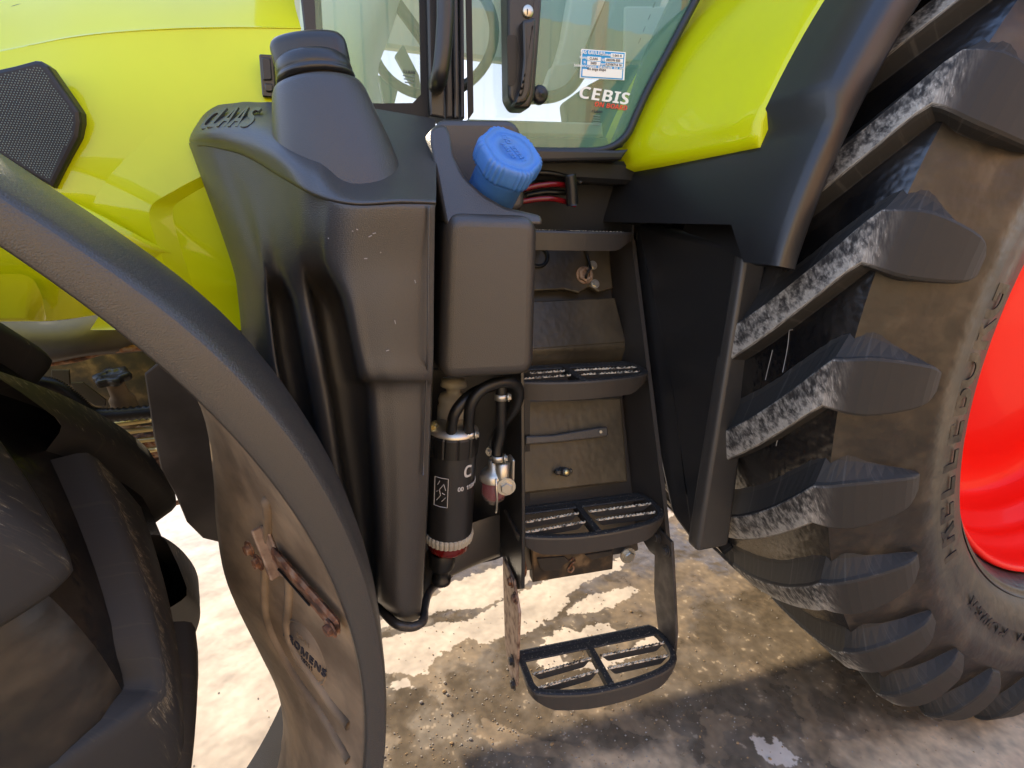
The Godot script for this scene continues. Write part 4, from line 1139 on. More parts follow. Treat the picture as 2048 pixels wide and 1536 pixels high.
	tube(st, cat([Vector3(-0.275, 0.801, -0.17), Vector3(-0.277, 0.84, -0.16), Vector3(-0.273, 0.87, -0.155), Vector3(-0.253, 0.894, -0.155), Vector3(-0.22, 0.903, -0.16), Vector3(-0.19, 0.895, -0.17), Vector3(-0.176, 0.874, -0.18), Vector3(-0.18, 0.84, -0.19), Vector3(-0.199, 0.798, -0.21), Vector3(-0.211, 0.763, -0.22), Vector3(-0.209, 0.719, -0.23)], 6), 0.0105, 12)
	obj("hose", st, M.hose, f)
	st = S()
	tube(st, cat([Vector3(-0.214, 0.893, -0.17), Vector3(-0.214, 0.865, -0.17), Vector3(-0.213, 0.825, -0.172), Vector3(-0.213, 0.793, -0.175), Vector3(-0.219, 0.762, -0.175), Vector3(-0.219, 0.738, -0.17)], 6), 0.0105, 12)
	obj("hose", st, M.hose, f)
	# worm-drive clips
	for q in [[Vector3(-0.307, 0.8, -0.175), 0], [Vector3(-0.275, 0.803, -0.17), 1], [Vector3(-0.214, 0.872, -0.17), 1], [Vector3(-0.218, 0.748, -0.17), 1], [Vector3(-0.21, 0.737, -0.228), -1]]:
		st = S()
		lathe(st, [Vector2(0.0118, -0.006), Vector2(0.0124, -0.006), Vector2(0.0124, 0.006), Vector2(0.0118, 0.006)], Transform3D(Basis(), q[0]), 20)
		var cl := obj("hose_clip", st, M.zinc, f)
		bolt("clip_screw", q[0] + Vector3(0.012 if q[1] >= 0 else -0.012, 0.0, 0.006), Vector3(1 if q[1] >= 0 else -1, 0.1, 0.4), 0.006, M.zinc, f)
	st = S()
	lathe(st, [Vector2(0.0085, -0.01), Vector2(0.0085, 0.02), Vector2(0.006, 0.022)], Transform3D(Basis(), Vector3(-0.214, 0.885, -0.17)), 16)
	obj("pipe_stub", st, M.zinc, f)
	# glass sediment bowl on the cheek
	var sb := Vector3(-0.22, 0.695, -0.19)
	st = S()
	lathe(st, [Vector2(0.029, -0.002), Vector2(0.029, 0.008), Vector2(0.024, 0.016), Vector2(0.012, 0.022), Vector2(0.012, 0.04), Vector2(0, 0.042)], Transform3D(Basis(), sb), 28)
	lathe(st, [Vector2(0.0, -0.01), Vector2(0.013, -0.01), Vector2(0.013, 0.045), Vector2(0, 0.047)], Transform3D(Basis(), sb + Vector3(0.012, -0.005, 0.02)), 18)
	var sh := obj("sediment_head", st, M.zinc, f)
	bolt("union_bolt", sb + Vector3(0.016, -0.004, 0.032), Vector3(-0.15, 0, 1), 0.0125, M.zinc, f)
	st = S()
	lathe(st, [Vector2(0.0255, -0.002), Vector2(0.0255, -0.03), Vector2(0.021, -0.042), Vector2(0.012, -0.047), Vector2(0, -0.047)], Transform3D(Basis(), sb), 28)
	obj("fuel_in_bowl", st, M.red_fuel, f)
	st = S()
	lathe(st, [Vector2(0.0272, 0.0), Vector2(0.0272, -0.031), Vector2(0.0225, -0.044), Vector2(0.012, -0.0495), Vector2(0.011, -0.056), Vector2(0, -0.057)], Transform3D(Basis(), sb), 28)
	obj("glass_bowl", st, M.clear_bowl, f)
	st = S()
	tube(st, [sb + Vector3(-0.004, 0.014, 0.032), sb + Vector3(-0.002, -0.03, 0.033), sb + Vector3(0.002, -0.06, 0.018), sb + Vector3(0.002, -0.072, 0.012)], 0.0022, 6)
	obj("bail_wire", st, M.zinc, f)
	st = S(false)
	box(st, sb + Vector3(0.036, 0.016, 0.0), Vector3(0.006, 0.05, 0.03), 0.002)
	obj("bowl_bracket", st, M.zinc, f)
	# back wall behind the filter and the strap that carries it
	plate("mounting_wall", [Vector2(-0.332, 0.883), Vector2(-0.099, 0.869), Vector2(-0.082, 0.411), Vector2(-0.173, 0.384), Vector2(-0.285, 0.378), Vector2(-0.352, 0.341)], -0.36, -0.34, M.smooth_black, f)
	st = S(false)
	tube(st, [Vector3(-0.335, 0.815, -0.2), Vector3(-0.337, 0.732, -0.2), Vector3(-0.349, 0.712, -0.2), Vector3(-0.354, 0.67, -0.2)], 0.004, 6)
	obj("carrier_strap", st, M.zinc, f)
	bolt("bolt", Vector3(-0.336, 0.814, -0.195), Vector3(0.7, 0, 0.7), 0.008, M.yellow_zinc, f)
	# lower moulded shroud
	st = S()
	var r0 := cat([Vector3(-0.357, 0.49, -0.26), Vector3(-0.321, 0.535, -0.25), Vector3(-0.267, 0.554, -0.25), Vector3(-0.214, 0.56, -0.26), Vector3(-0.183, 0.556, -0.27)], 4)
	var r1 := cat([Vector3(-0.364, 0.42, -0.22), Vector3(-0.34, 0.455, -0.21), Vector3(-0.302, 0.472, -0.21), Vector3(-0.238, 0.476, -0.23), Vector3(-0.187, 0.472, -0.25)], 4)
	var r2 := cat([Vector3(-0.36, 0.379, -0.26), Vector3(-0.333, 0.405, -0.26), Vector3(-0.293, 0.423, -0.26), Vector3(-0.225, 0.428, -0.28), Vector3(-0.172, 0.424, -0.3)], 4)
	grid(st, [r0, r1, r2])
	obj("lower_shroud", st, M.plastic, f)


# ---------------------------------------------------------------- bonnet and engine
func bonnet() -> void:
	var st := S()
	var rows := [
		[Vector3(-1.616, 1.55, -0.66), Vector3(-1.233, 1.581, -0.66), Vector3(-1.03, 1.587, -0.62), Vector3(-0.908, 1.599, -0.6), Vector3(-0.789, 1.614, -0.6), Vector3(-0.662, 1.628, -0.6), Vector3(-0.526, 1.643, -0.6)],
		[Vector3(-1.536, 1.424, -0.53), Vector3(-1.182, 1.45, -0.53), Vector3(-1.003, 1.501, -0.53), Vector3(-0.886, 1.526, -0.515), Vector3(-0.772, 1.544, -0.51), Vector3(-0.651, 1.558, -0.505), Vector3(-0.534, 1.569, -0.5)],
		[Vector3(-1.497, 1.357, -0.465), Vector3(-1.158, 1.38, -0.465), Vector3(-0.986, 1.427, -0.465), Vector3(-0.873, 1.456, -0.45), Vector3(-0.761, 1.475, -0.44), Vector3(-0.645, 1.491, -0.435), Vector3(-0.523, 1.504, -0.435)],
		[Vector3(-1.493, 1.341, -0.455), Vector3(-1.156, 1.365, -0.455), Vector3(-0.983, 1.415, -0.455), Vector3(-0.872, 1.443, -0.442), Vector3(-0.761, 1.465, -0.434), Vector3(-0.646, 1.481, -0.43), Vector3(-0.523, 1.495, -0.43)],
		[Vector3(-1.479, 1.261, -0.41), Vector3(-1.148, 1.282, -0.41), Vector3(-0.98, 1.314, -0.405), Vector3(-0.874, 1.335, -0.395), Vector3(-0.765, 1.354, -0.39), Vector3(-0.651, 1.371, -0.385), Vector3(-0.526, 1.385, -0.385)],
		[Vector3(-1.508, 1.155, -0.4), Vector3(-1.171, 1.173, -0.4), Vector3(-0.998, 1.201, -0.39), Vector3(-0.89, 1.217, -0.38), Vector3(-0.779, 1.241, -0.375), Vector3(-0.663, 1.255, -0.37), Vector3(-0.531, 1.266, -0.37)],
		[Vector3(-1.566, 1.049, -0.42), Vector3(-1.214, 1.064, -0.42), Vector3(-1.034, 1.09, -0.41), Vector3(-0.92, 1.1, -0.395), Vector3(-0.802, 1.118, -0.385), Vector3(-0.681, 1.128, -0.38), Vector3(-0.537, 1.135, -0.38)],
		[Vector3(-1.62, 0.98, -0.45), Vector3(-1.253, 0.995, -0.45), Vector3(-1.072, 1, -0.445), Vector3(-0.996, 0.999, -0.44), Vector3(-0.912, 1.009, -0.435), Vector3(-0.781, 1.033, -0.43), Vector3(-0.538, 1.05, -0.43)],
		[Vector3(-1.644, 0.967, -0.47), Vector3(-1.27, 0.981, -0.47), Vector3(-1.083, 0.985, -0.46), Vector3(-1.006, 0.986, -0.455), Vector3(-0.924, 0.997, -0.45), Vector3(-0.786, 1.019, -0.44), Vector3(-0.54, 1.039, -0.44)],
		[Vector3(-1.697, 0.955, -0.52), Vector3(-1.306, 0.97, -0.52), Vector3(-1.115, 0.978, -0.52), Vector3(-1.037, 0.978, -0.52), Vector3(-0.952, 0.988, -0.52), Vector3(-0.809, 1.012, -0.52), Vector3(-0.546, 1.029, -0.52)]]
	patch(st, rows, 8, 5)
	var b := obj("bonnet", st, M.yellow)
	b.set_meta("label", "yellow-green bonnet side")
	# lid line along the top
	st = S()
	tube(st, cat([Vector3(-1.072, 1.466, -0.52), Vector3(-1.004, 1.493, -0.53), Vector3(-0.976, 1.51, -0.535), Vector3(-0.925, 1.521, -0.535), Vector3(-0.825, 1.536, -0.53), Vector3(-0.695, 1.553, -0.52)], 5), 0.004, 6)
	obj("lid_gap", st, M.void_black, b)
	# moulded plateau behind the front wheel
	var e0 := cat([Vector3(-0.943, 0.968, -0.445), Vector3(-0.915, 1.003, -0.43), Vector3(-0.896, 1.051, -0.405), Vector3(-0.896, 1.108, -0.395), Vector3(-0.9, 1.15, -0.387), Vector3(-0.889, 1.198, -0.383), Vector3(-0.857, 1.253, -0.383), Vector3(-0.792, 1.302, -0.382), Vector3(-0.698, 1.347, -0.382), Vector3(-0.596, 1.379, -0.385), Vector3(-0.496, 1.409, -0.39)], 4)
	var e1 := cat([Vector3(-0.831, 0.973, -0.4), Vector3(-0.764, 1.01, -0.39), Vector3(-0.773, 1.053, -0.376), Vector3(-0.781, 1.111, -0.367), Vector3(-0.786, 1.152, -0.364), Vector3(-0.787, 1.175, -0.363), Vector3(-0.778, 1.195, -0.362), Vector3(-0.75, 1.213, -0.361), Vector3(-0.697, 1.243, -0.361), Vector3(-0.602, 1.289, -0.362), Vector3(-0.502, 1.32, -0.364)], 4)
	var e2 := cat([Vector3(-0.75, 0.969, -0.405), Vector3(-0.742, 1.021, -0.394), Vector3(-0.745, 1.057, -0.383), Vector3(-0.75, 1.11, -0.376), Vector3(-0.754, 1.157, -0.373), Vector3(-0.754, 1.18, -0.372), Vector3(-0.748, 1.194, -0.371), Vector3(-0.733, 1.205, -0.37), Vector3(-0.696, 1.227, -0.369), Vector3(-0.606, 1.27, -0.368), Vector3(-0.504, 1.296, -0.366)], 4)
	var e3 := cat([Vector3(-0.608, 0.967, -0.39), Vector3(-0.601, 1.021, -0.38), Vector3(-0.596, 1.057, -0.372), Vector3(-0.59, 1.112, -0.37), Vector3(-0.585, 1.161, -0.369), Vector3(-0.582, 1.185, -0.368), Vector3(-0.58, 1.2, -0.367), Vector3(-0.579, 1.21, -0.367), Vector3(-0.578, 1.221, -0.367), Vector3(-0.543, 1.244, -0.366), Vector3(-0.508, 1.254, -0.366)], 4)
	st = S()
	grid(st, [e0, e1])
	obj("panel_swell", st, M.yellow, b)
	st = S()
	grid(st, [e1, e2])
	obj("panel_step", st, M.yellow, b)
	st = S()
	grid(st, [e2, e3])
	obj("recessed_panel", st, M.yellow, b)
	# bright sculpted spear under the grille
	st = S()
	var s1 := cat([Vector3(-0.924, 1.209, -0.362), Vector3(-0.885, 1.193, -0.355), Vector3(-0.84, 1.167, -0.352), Vector3(-0.798, 1.137, -0.36), Vector3(-0.764, 1.115, -0.372)], 4)
	var s2 := cat([Vector3(-0.939, 1.194, -0.345), Vector3(-0.886, 1.177, -0.335), Vector3(-0.84, 1.153, -0.335), Vector3(-0.8, 1.13, -0.35), Vector3(-0.764, 1.114, -0.372)], 4)
	var s3 := cat([Vector3(-0.984, 1.101, -0.37), Vector3(-0.921, 1.101, -0.365), Vector3(-0.86, 1.102, -0.362), Vector3(-0.809, 1.106, -0.365), Vector3(-0.765, 1.112, -0.373)], 4)
	grid(st, [s1, s2, s3])
	obj("sculpted_spear", st, M.yellow, b)
	# corner with the worn patch
	st = S()
	grid(st, [cat([Vector3(-1.113, 1.066, -0.4), Vector3(-0.997, 1.077, -0.385), Vector3(-0.976, 1.05, -0.385), Vector3(-0.991, 0.995, -0.415)], 4), cat([Vector3(-1.142, 0.997, -0.42), Vector3(-1.03, 1, -0.405), Vector3(-1.012, 0.995, -0.41), Vector3(-1, 0.991, -0.425)], 4)])
	obj("corner_fold", st, M.yellow, b)
	# grille of perforated sheet
	var gp := [Vector2(-0.975, 1.371), Vector2(-0.929, 1.386), Vector2(-0.902, 1.396), Vector2(-0.895, 1.396), Vector2(-0.887, 1.39), Vector2(-0.858, 1.329), Vector2(-0.859, 1.314), Vector2(-0.866, 1.292), Vector2(-0.916, 1.214), Vector2(-0.943, 1.233), Vector2(-0.976, 1.258), Vector2(-1.01, 1.272)]
	var g := plate("side_grille", gp, -0.40, -0.368, M.mesh_black, b, Transform3D(), 0.006, 2)
	# rows of punched holes, darker pits in the sheet
	var hole := SphereMesh.new()
	hole.radius = 0.0011
	hole.height = 0.0006
	hole.radial_segments = 6
	hole.rings = 2
	var spots := []
	var pg := PackedVector2Array(inset(ccw(gp), 0.009))
	var mn := Vector2(9, 9)
	var mx := Vector2(-9, -9)
	for p in pg:
		mn = mn.min(p)
		mx = mx.max(p)
	var yy := mn.y
	var odd := 0
	while yy < mx.y:
		var xx := mn.x + (0.0019 if odd % 2 else 0.0)
		while xx < mx.x:
			if Geometry2D.is_point_in_polygon(Vector2(xx, yy), pg):
				spots.append(Vector2(xx, yy))
			xx += 0.0038
		yy += 0.0033
		odd += 1
	var mm := MultiMesh.new()
	mm.transform_format = MultiMesh.TRANSFORM_3D
	mm.mesh = hole
	mm.instance_count = spots.size()
	for i in spots.size():
		mm.set_instance_transform(i, Transform3D(Basis(Vector3.RIGHT, PI / 2), Vector3(spots[i].x, spots[i].y, -0.3677)))
	var mi := MultiMeshInstance3D.new()
	mi.name = "punched_holes"
	mi.multimesh = mm
	mi.material_override = M.trim_grey
	mi.set_meta("kind", "stuff")
	g.add_child(mi, true)
	# latch
	var l := plate("bonnet_latch", fillet([Vector2(-0.589, 1.439), Vector2(-0.566, 1.44), Vector2(-0.569, 1.375), Vector2(-0.591, 1.375)], 0.003, 2), -0.40, -0.374, M.smooth_black, b, Transform3D(), 0.002)
	plate("latch_lever", fillet([Vector2(-0.586, 1.434), Vector2(-0.571, 1.435), Vector2(-0.572, 1.401), Vector2(-0.587, 1.399)], 0.003, 2), -0.378, -0.371, M.seal, l, Transform3D(), 0.002)
	plate("latch_button", fillet([Vector2(-0.586, 1.395), Vector2(-0.572, 1.396), Vector2(-0.572, 1.383), Vector2(-0.584, 1.382)], 0.004, 3), -0.378, -0.370, M.smooth_black, l, Transform3D(), 0.002)

func engine() -> void:
	# dark cover and casting seen between bonnet and front wheel
	var st := S()
	var rows := [
		[Vector3(-1.315, 0.97, -0.6), Vector3(-1.148, 0.969, -0.58), Vector3(-1.067, 0.964, -0.58), Vector3(-0.978, 0.977, -0.58), Vector3(-0.883, 1.004, -0.58), Vector3(-0.787, 1.014, -0.58)],
		[Vector3(-1.291, 0.94, -0.55), Vector3(-1.134, 0.941, -0.54), Vector3(-1.053, 0.941, -0.54), Vector3(-0.987, 0.945, -0.545), Vector3(-0.923, 0.945, -0.56), Vector3(-0.795, 0.959, -0.58)],
		[Vector3(-1.284, 0.894, -0.52), Vector3(-1.135, 0.892, -0.52), Vector3(-1.053, 0.898, -0.52), Vector3(-0.989, 0.905, -0.53), Vector3(-0.93, 0.901, -0.56), Vector3(-0.807, 0.91, -0.6)],
		[Vector3(-1.315, 0.874, -0.56), Vector3(-1.159, 0.875, -0.56), Vector3(-1.075, 0.88, -0.56), Vector3(-1.008, 0.89, -0.57), Vector3(-0.947, 0.886, -0.6), Vector3(-0.814, 0.894, -0.62)]]
	patch(st, rows, 5, 4)
	var e := obj("engine_cover", st, M.grey_lining)
	e.set_meta("label", "dusty dark engine cover below the bonnet")
	st = S(false)
	prism(st, ccw([Vector2(-1.51, 1.027), Vector2(-0.474, 1.022), Vector2(-0.487, 0.824), Vector2(-0.743, 0.647), Vector2(-0.877, 0.584), Vector2(-0.99, 0.558), Vector2(-1.143, 0.546), Vector2(-1.632, 0.586)]), -1.3, -0.8, Transform3D(), 0.01)
	var blk := obj("engine_block", st, M.cast_iron)
	blk.set_meta("label", "engine and axle casting in shadow under the bonnet")
	st = S(false)
	prism(st, ccw([Vector2(-1.11, 0.642), Vector2(-0.953, 0.643), Vector2(-0.964, 0.578), Vector2(-1.064, 0.575), Vector2(-1.088, 0.588)]), -0.82, -0.72, Transform3D(), 0.006)
	obj("cast_bracket", st, M.rust, blk)
	plate("slot", [Vector2(-1.058, 0.583), Vector2(-1.028, 0.585), Vector2(-1.029, 0.575), Vector2(-1.059, 0.573)], -0.73, -0.717, M.void_black, blk)
	st = S(false)
	prism(st, ccw([Vector2(-1.11, 0.53), Vector2(-0.976, 0.558), Vector2(-0.989, 0.477), Vector2(-1.093, 0.469)]), -0.95, -0.75, Transform3D(), 0.006)
	obj("axle_beam", st, M.rust, blk)
	# four plated pipes
	for q in [[Vector3(-1.139, 0.788, -0.66), Vector3(-1.11, 0.768, -0.66), Vector3(-1.086, 0.719, -0.66), Vector3(-1.074, 0.705, -0.66), Vector3(-1.045, 0.7, -0.66), Vector3(-0.947, 0.706, -0.66)], [Vector3(-1.12, 0.665, -0.67), Vector3(-1.075, 0.669, -0.67), Vector3(-1.028, 0.674, -0.67), Vector3(-0.944, 0.679, -0.67)], [Vector3(-1.116, 0.638, -0.67), Vector3(-1.075, 0.643, -0.67), Vector3(-1.033, 0.648, -0.67), Vector3(-0.948, 0.652, -0.67)], [Vector3(-1.111, 0.609, -0.67), Vector3(-1.075, 0.615, -0.67), Vector3(-1.033, 0.62, -0.67), Vector3(-0.952, 0.624, -0.67)]]:
		st = S()
		tube(st, cat(q, 5), 0.0068, 10)
		obj("pipe", st, M.yellow_zinc, blk)
	# corrugated conduit
	st = S()
	tube(st, cat([Vector3(-1.174, 0.812, -0.63), Vector3(-1.137, 0.818, -0.63), Vector3(-1.108, 0.807, -0.63), Vector3(-1.082, 0.776, -0.63), Vector3(-1.06, 0.744, -0.63), Vector3(-1.027, 0.735, -0.63), Vector3(-0.922, 0.736, -0.63)], 18), 0.0155, 14, true, 0.0022)
	obj("corrugated_conduit", st, M.hose, blk)
	st = S()
	tube(st, cat([Vector3(-1.089, 0.491, -0.75), Vector3(-1.033, 0.488, -0.75), Vector3(-0.965, 0.478, -0.75)], 30), 0.0085, 10, true, 0.0015)
	obj("corrugated_conduit", st, M.hose, blk)
	for q in [[Vector3(-1.14, 0.408, -0.85), Vector3(-1.066, 0.41, -0.85), Vector3(-0.99, 0.412, -0.85)], [Vector3(-1.133, 0.338, -0.9), Vector3(-1.067, 0.345, -0.9), Vector3(-0.986, 0.353, -0.9)]]:
		st = S()
		tube(st, cat(q, 4), 0.008, 8)
		obj("hydraulic_line", st, M.rust, blk)
	st = S()
	tube(st, cat([Vector3(-1.209, 0.868, -0.56), Vector3(-1.109, 0.878, -0.56), Vector3(-1.031, 0.887, -0.56), Vector3(-0.984, 0.9, -0.56), Vector3(-0.939, 0.905, -0.56), Vector3(-0.867, 0.907, -0.57)], 8), 0.008, 10)
	obj("rusty_pipe", st, M.rust, blk)
	# oil filler with its star-shaped cap
	var p0 := Vector3(-1.015, 0.767, -0.68)
	var ax := axis(p0, Vector3(-0.05, 1, 0.25))
	st = S()
	lathe(st, [Vector2(0.028, -0.08), Vector2(0.026, -0.01), Vector2(0.019, 0.0), Vector2(0.018, 0.03), Vector2(0.021, 0.036), Vector2(0.026, 0.042)], ax, 24)
	var fn := obj("oil_filler", st, M.dusty_plastic, blk)
	st = S()
	lathe(st, [Vector2(0.026, 0.04), Vector2(0.034, 0.042), Vector2(0.035, 0.052), Vector2(0.033, 0.058), Vector2(0.02, 0.06), Vector2(0.018, 0.056), Vector2(0, 0.056)], ax, 60, 6, 0.13)
	obj("star_cap", st, M.seal, fn)
	# small perforated tabs
	for q in [[Vector2(-1.146, 0.831), Vector2(-1.112, 0.829), Vector2(-1.118, 0.792), Vector2(-1.153, 0.795)], [Vector2(-1.116, 0.798), Vector2(-1.092, 0.797), Vector2(-1.054, 0.75), Vector2(-1.059, 0.735), Vector2(-1.079, 0.737), Vector2(-1.112, 0.773)]]:
		var t := plate("mounting_tab", q, -0.705, -0.70, M.steel_black, blk, Transform3D(), 0.001)
	# transmission housing under the cab
	st = S(false)
	box(st, Vector3(0.3, 0.72, -0.98), Vector3(2.2, 0.42, 0.5), 0.02)
	var th := obj("gearbox_housing", st, M.cast_iron)
	th.set_meta("label", "gearbox housing hidden in the dark behind the steps")

# ---------------------------------------------------------------- cab
func cab() -> void:
	# floor slab, back wall and roof pillars carry the rest; glass stands in its frames
	var st := S(false)
	box(st, Vector3(0.0, 1.30, -0.85), Vector3(1.4, 0.05, 0.80), 0.01)
	var c := obj("cab_floor", st, M.dark)
	c.set_meta("label", "cab floor and sill behind the side glass")
	st = S(false)
	prism(st, ccw([Vector2(-0.212, 1.326), Vector2(0.109, 1.34), Vector2(0.139, 1.344), Vector2(0.123, 1.321), Vector2(-0.085, 1.305), Vector2(-0.212, 1.303)]), -0.50, -0.41, Transform3D(), 0.006, 2)
	obj("door_sill", st, M.seal, c)
	plate("underfloor_panel", [Vector2(-0.127, 1.338), Vector2(0.244, 1.351), Vector2(0.265, 1.174), Vector2(-0.124, 1.165)], -0.54, -0.52, M.dark, c)
	st = S(false)
	box(st, Vector3(0.2, 1.08, -0.62), Vector3(1.5, 0.38, 0.1), 0.01)  # box added under the cab to keep sun off the rear mudguard
	obj("sun_blocker", st, M.dark, c)
	plate("sill_lining", [Vector2(-0.201, 1.396), Vector2(0.123, 1.413), Vector2(0.128, 1.385), Vector2(-0.201, 1.366)], -0.60, -0.52, M.trim, c, Transform3D(), 0.004)
	plate("sill_step", [Vector2(-0.209, 1.356), Vector2(0.119, 1.375), Vector2(0.135, 1.337), Vector2(-0.209, 1.319)], -0.53, -0.48, M.trim_dark, c, Transform3D(), 0.003)
	# front corner post with its seals
	var post := plate("front_post", [Vector2(-0.301, 1.852), Vector2(-0.273, 1.858), Vector2(-0.272, 1.371), Vector2(-0.301, 1.373)], -0.47, -0.40, M.smooth_black, null, Transform3D(), 0.004, 2)
	post.set_meta("label", "black cab post between the two side panes")
	plate("post_seal", [Vector2(-0.269, 1.865), Vector2(-0.256, 1.868), Vector2(-0.252, 1.375), Vector2(-0.268, 1.374)], -0.46, -0.412, M.seal, post, Transform3D(), 0.004, 2)
	plate("door_edge", [Vector2(-0.255, 1.862), Vector2(-0.246, 1.864), Vector2(-0.242, 1.374), Vector2(-0.253, 1.373)], -0.45, -0.405, M.smooth_black, post, Transform3D(), 0.004, 2)
	plate("door_edge", [Vector2(-0.243, 1.864), Vector2(-0.235, 1.866), Vector2(-0.232, 1.375), Vector2(-0.24, 1.374)], -0.45, -0.402, M.seal, post, Transform3D(), 0.004, 2)
	st = S()
	tube(st, cat([Vector3(-0.278, 1.753, -0.35), Vector3(-0.277, 1.555, -0.35), Vector3(-0.279, 1.502, -0.35), Vector3(-0.284, 1.455, -0.35), Vector3(-0.288, 1.433, -0.355), Vector3(-0.29, 1.424, -0.375), Vector3(-0.287, 1.427, -0.41)], 5), 0.0155, 14)
	var gh := obj("grab_handle", st, M.smooth_black, post)
	# front side pane
	var fp := plate("front_pane", fillet([Vector2(-0.485, 1.832), Vector2(-0.3, 1.871), Vector2(-0.306, 1.393), Vector2(-0.502, 1.37)], 0.02, 4), -0.433, -0.428, M.glass)
	fp.set_meta("label", "narrow front side pane of the cab")
	var bord := [Vector2(-0.309, 1.869), Vector2(-0.295, 1.872), Vector2(-0.297, 1.375), Vector2(-0.449, 1.363), Vector2(-0.503, 1.359), Vector2(-0.5, 1.385), Vector2(-0.392, 1.392), Vector2(-0.33, 1.398), Vector2(-0.314, 1.414)]
	plate("pane_border", bord, -0.4335, -0.4275, M.dark, fp)
	plate("pane_border", [Vector2(-0.527, 1.829), Vector2(-0.479, 1.839), Vector2(-0.487, 1.489), Vector2(-0.517, 1.478)], -0.47, -0.43, M.seal, fp, Transform3D(), 0.003)
	text("glass_print", "CLAAS", 0.0055, 0.0006, M.ink, fp, Transform3D(Basis(), Vector3(-0.335, 1.45, -0.426)))
	for i in 3:
		st = S(false)
		box(st, Vector3(-0.336, 1.443, -0.426) + Vector3(0, -0.0055 * i, 0), Vector3(0.022 - 0.003 * i, 0.0022, 0.0006), 0.0002)
		obj("glass_print_line", st, M.trim_grey, fp)
	# door glass in its black rubber
	var gl := fillet([Vector2(-0.228, 1.886), Vector2(0.47, 2.032), Vector2(0.216, 1.543), Vector2(0.155, 1.414), Vector2(0.124, 1.345), Vector2(-0.195, 1.327), Vector2(-0.218, 1.331)], 0.012, 3)
	var dg := plate("door_glass", gl, -0.433, -0.428, M.glass)
	dg.set_meta("label", "large door pane with decals and a paper sticker")
	st = S()
	tube(st, cat([Vector3(0.466, 2.028, -0.425), Vector3(0.376, 1.842, -0.425), Vector3(0.279, 1.653, -0.425), Vector3(0.223, 1.547, -0.425), Vector3(0.184, 1.474, -0.425), Vector3(0.159, 1.419, -0.425), Vector3(0.143, 1.382, -0.425), Vector3(0.123, 1.359, -0.425), Vector3(0.093, 1.343, -0.425), Vector3(0.052, 1.335, -0.425), Vector3(-0.042, 1.329, -0.425), Vector3(-0.132, 1.325, -0.425), Vector3(-0.207, 1.322, -0.425)], 5), 0.0085, 10)
	obj("rubber_seal", st, M.seal, dg)
	plate("glass_border", [Vector2(-0.23, 1.885), Vector2(-0.219, 1.888), Vector2(-0.209, 1.392), Vector2(-0.22, 1.377)], -0.4335, -0.4275, M.dark, dg)
	# tinted border along the rear and bottom edges
	# door handle
	var hb := plate("door_handle", fillet([Vector2(-0.159, 1.635), Vector2(-0.09, 1.645), Vector2(-0.089, 1.571), Vector2(-0.093, 1.494), Vector2(-0.097, 1.417), Vector2(-0.107, 1.397), Vector2(-0.137, 1.395), Vector2(-0.151, 1.413)], 0.008, 3), -0.43, -0.375, M.smooth_black, dg, Transform3D(), 0.008, 3)
	plate("handle_grip", fillet([Vector2(-0.134, 1.537), Vector2(-0.108, 1.545), Vector2(-0.108, 1.487), Vector2(-0.113, 1.419), Vector2(-0.123, 1.401), Vector2(-0.146, 1.397), Vector2(-0.134, 1.426), Vector2(-0.13, 1.477)], 0.006, 3), -0.39, -0.352, M.smooth_black, hb, Transform3D(), 0.007, 3)
	plate("recess_shade", fillet([Vector2(-0.157, 1.516), Vector2(-0.139, 1.518), Vector2(-0.135, 1.502), Vector2(-0.136, 1.444), Vector2(-0.141, 1.433), Vector2(-0.153, 1.432)], 0.005, 3), -0.377, -0.3745, M.void_black, hb)  # flat black plate painted as the shade inside the handle's recess
	st = S()
	lathe(st, [Vector2(0.0, 0.0), Vector2(0.0105, 0.0), Vector2(0.0105, 0.004), Vector2(0.009, 0.0055), Vector2(0.0, 0.0055)], axis(Vector3(-0.118, 1.558, -0.375), Vector3(0, 0, 1)), 24)
	var key := obj("key_lock", st, M.zinc, hb)
	st = S(false)
	box(st, Vector3(-0.12, 1.556, -0.369), Vector3(0.002, 0.009, 0.001), 0.0003)
	obj("key_slot", st, M.void_black, key)
	st = S()
	lathe(st, [Vector2(0.0, 0.014), Vector2(0.003, 0.014), Vector2(0.004, 0.0125), Vector2(0.011, 0.013), Vector2(0.0165, 0.01), Vector2(0.018, 0.003), Vector2(0.018, -0.004)], axis(Vector3(-0.07, 1.435, -0.43), Vector3(0, 0, 1)), 32)
	obj("glass_knob", st, M.seal, dg)
	# decals
	var dz := -0.4272
	var d0 := Vector3(0.013, 1.436, -0.427)
	var cm := text_mesh("CEBIS", 0.0225, 0.0008)
	cm.horizontal_alignment = HORIZONTAL_ALIGNMENT_LEFT
	cm.vertical_alignment = VERTICAL_ALIGNMENT_BOTTOM
	var o := node("decal_lettering", cm, M.white, dg)
	o.transform = shear(1.42, 0.18, d0 + Vector3(0, -0.0065, 0), Basis(Vector3(0, 0, 1), deg_to_rad(-1.5)))
	var d1 := Vector3(0.054, 1.424, -0.427)
	cm = text_mesh("ON BOARD", 0.0092, 0.0008)
	cm.horizontal_alignment = HORIZONTAL_ALIGNMENT_LEFT
	cm.vertical_alignment = VERTICAL_ALIGNMENT_BOTTOM
	o = node("decal_lettering", cm, M.decal_red, dg)
	o.transform = shear(1.2, 0.18, d1 + Vector3(0, -0.0025, 0), Basis(Vector3(0, 0, 1), deg_to_rad(-1.5)))
	o = text("glass_print", "CLAAS", 0.0052, 0.0006, M.ink, dg, shear(1.2, 0.2, Vector3(0.063, 1.415, -0.427)))
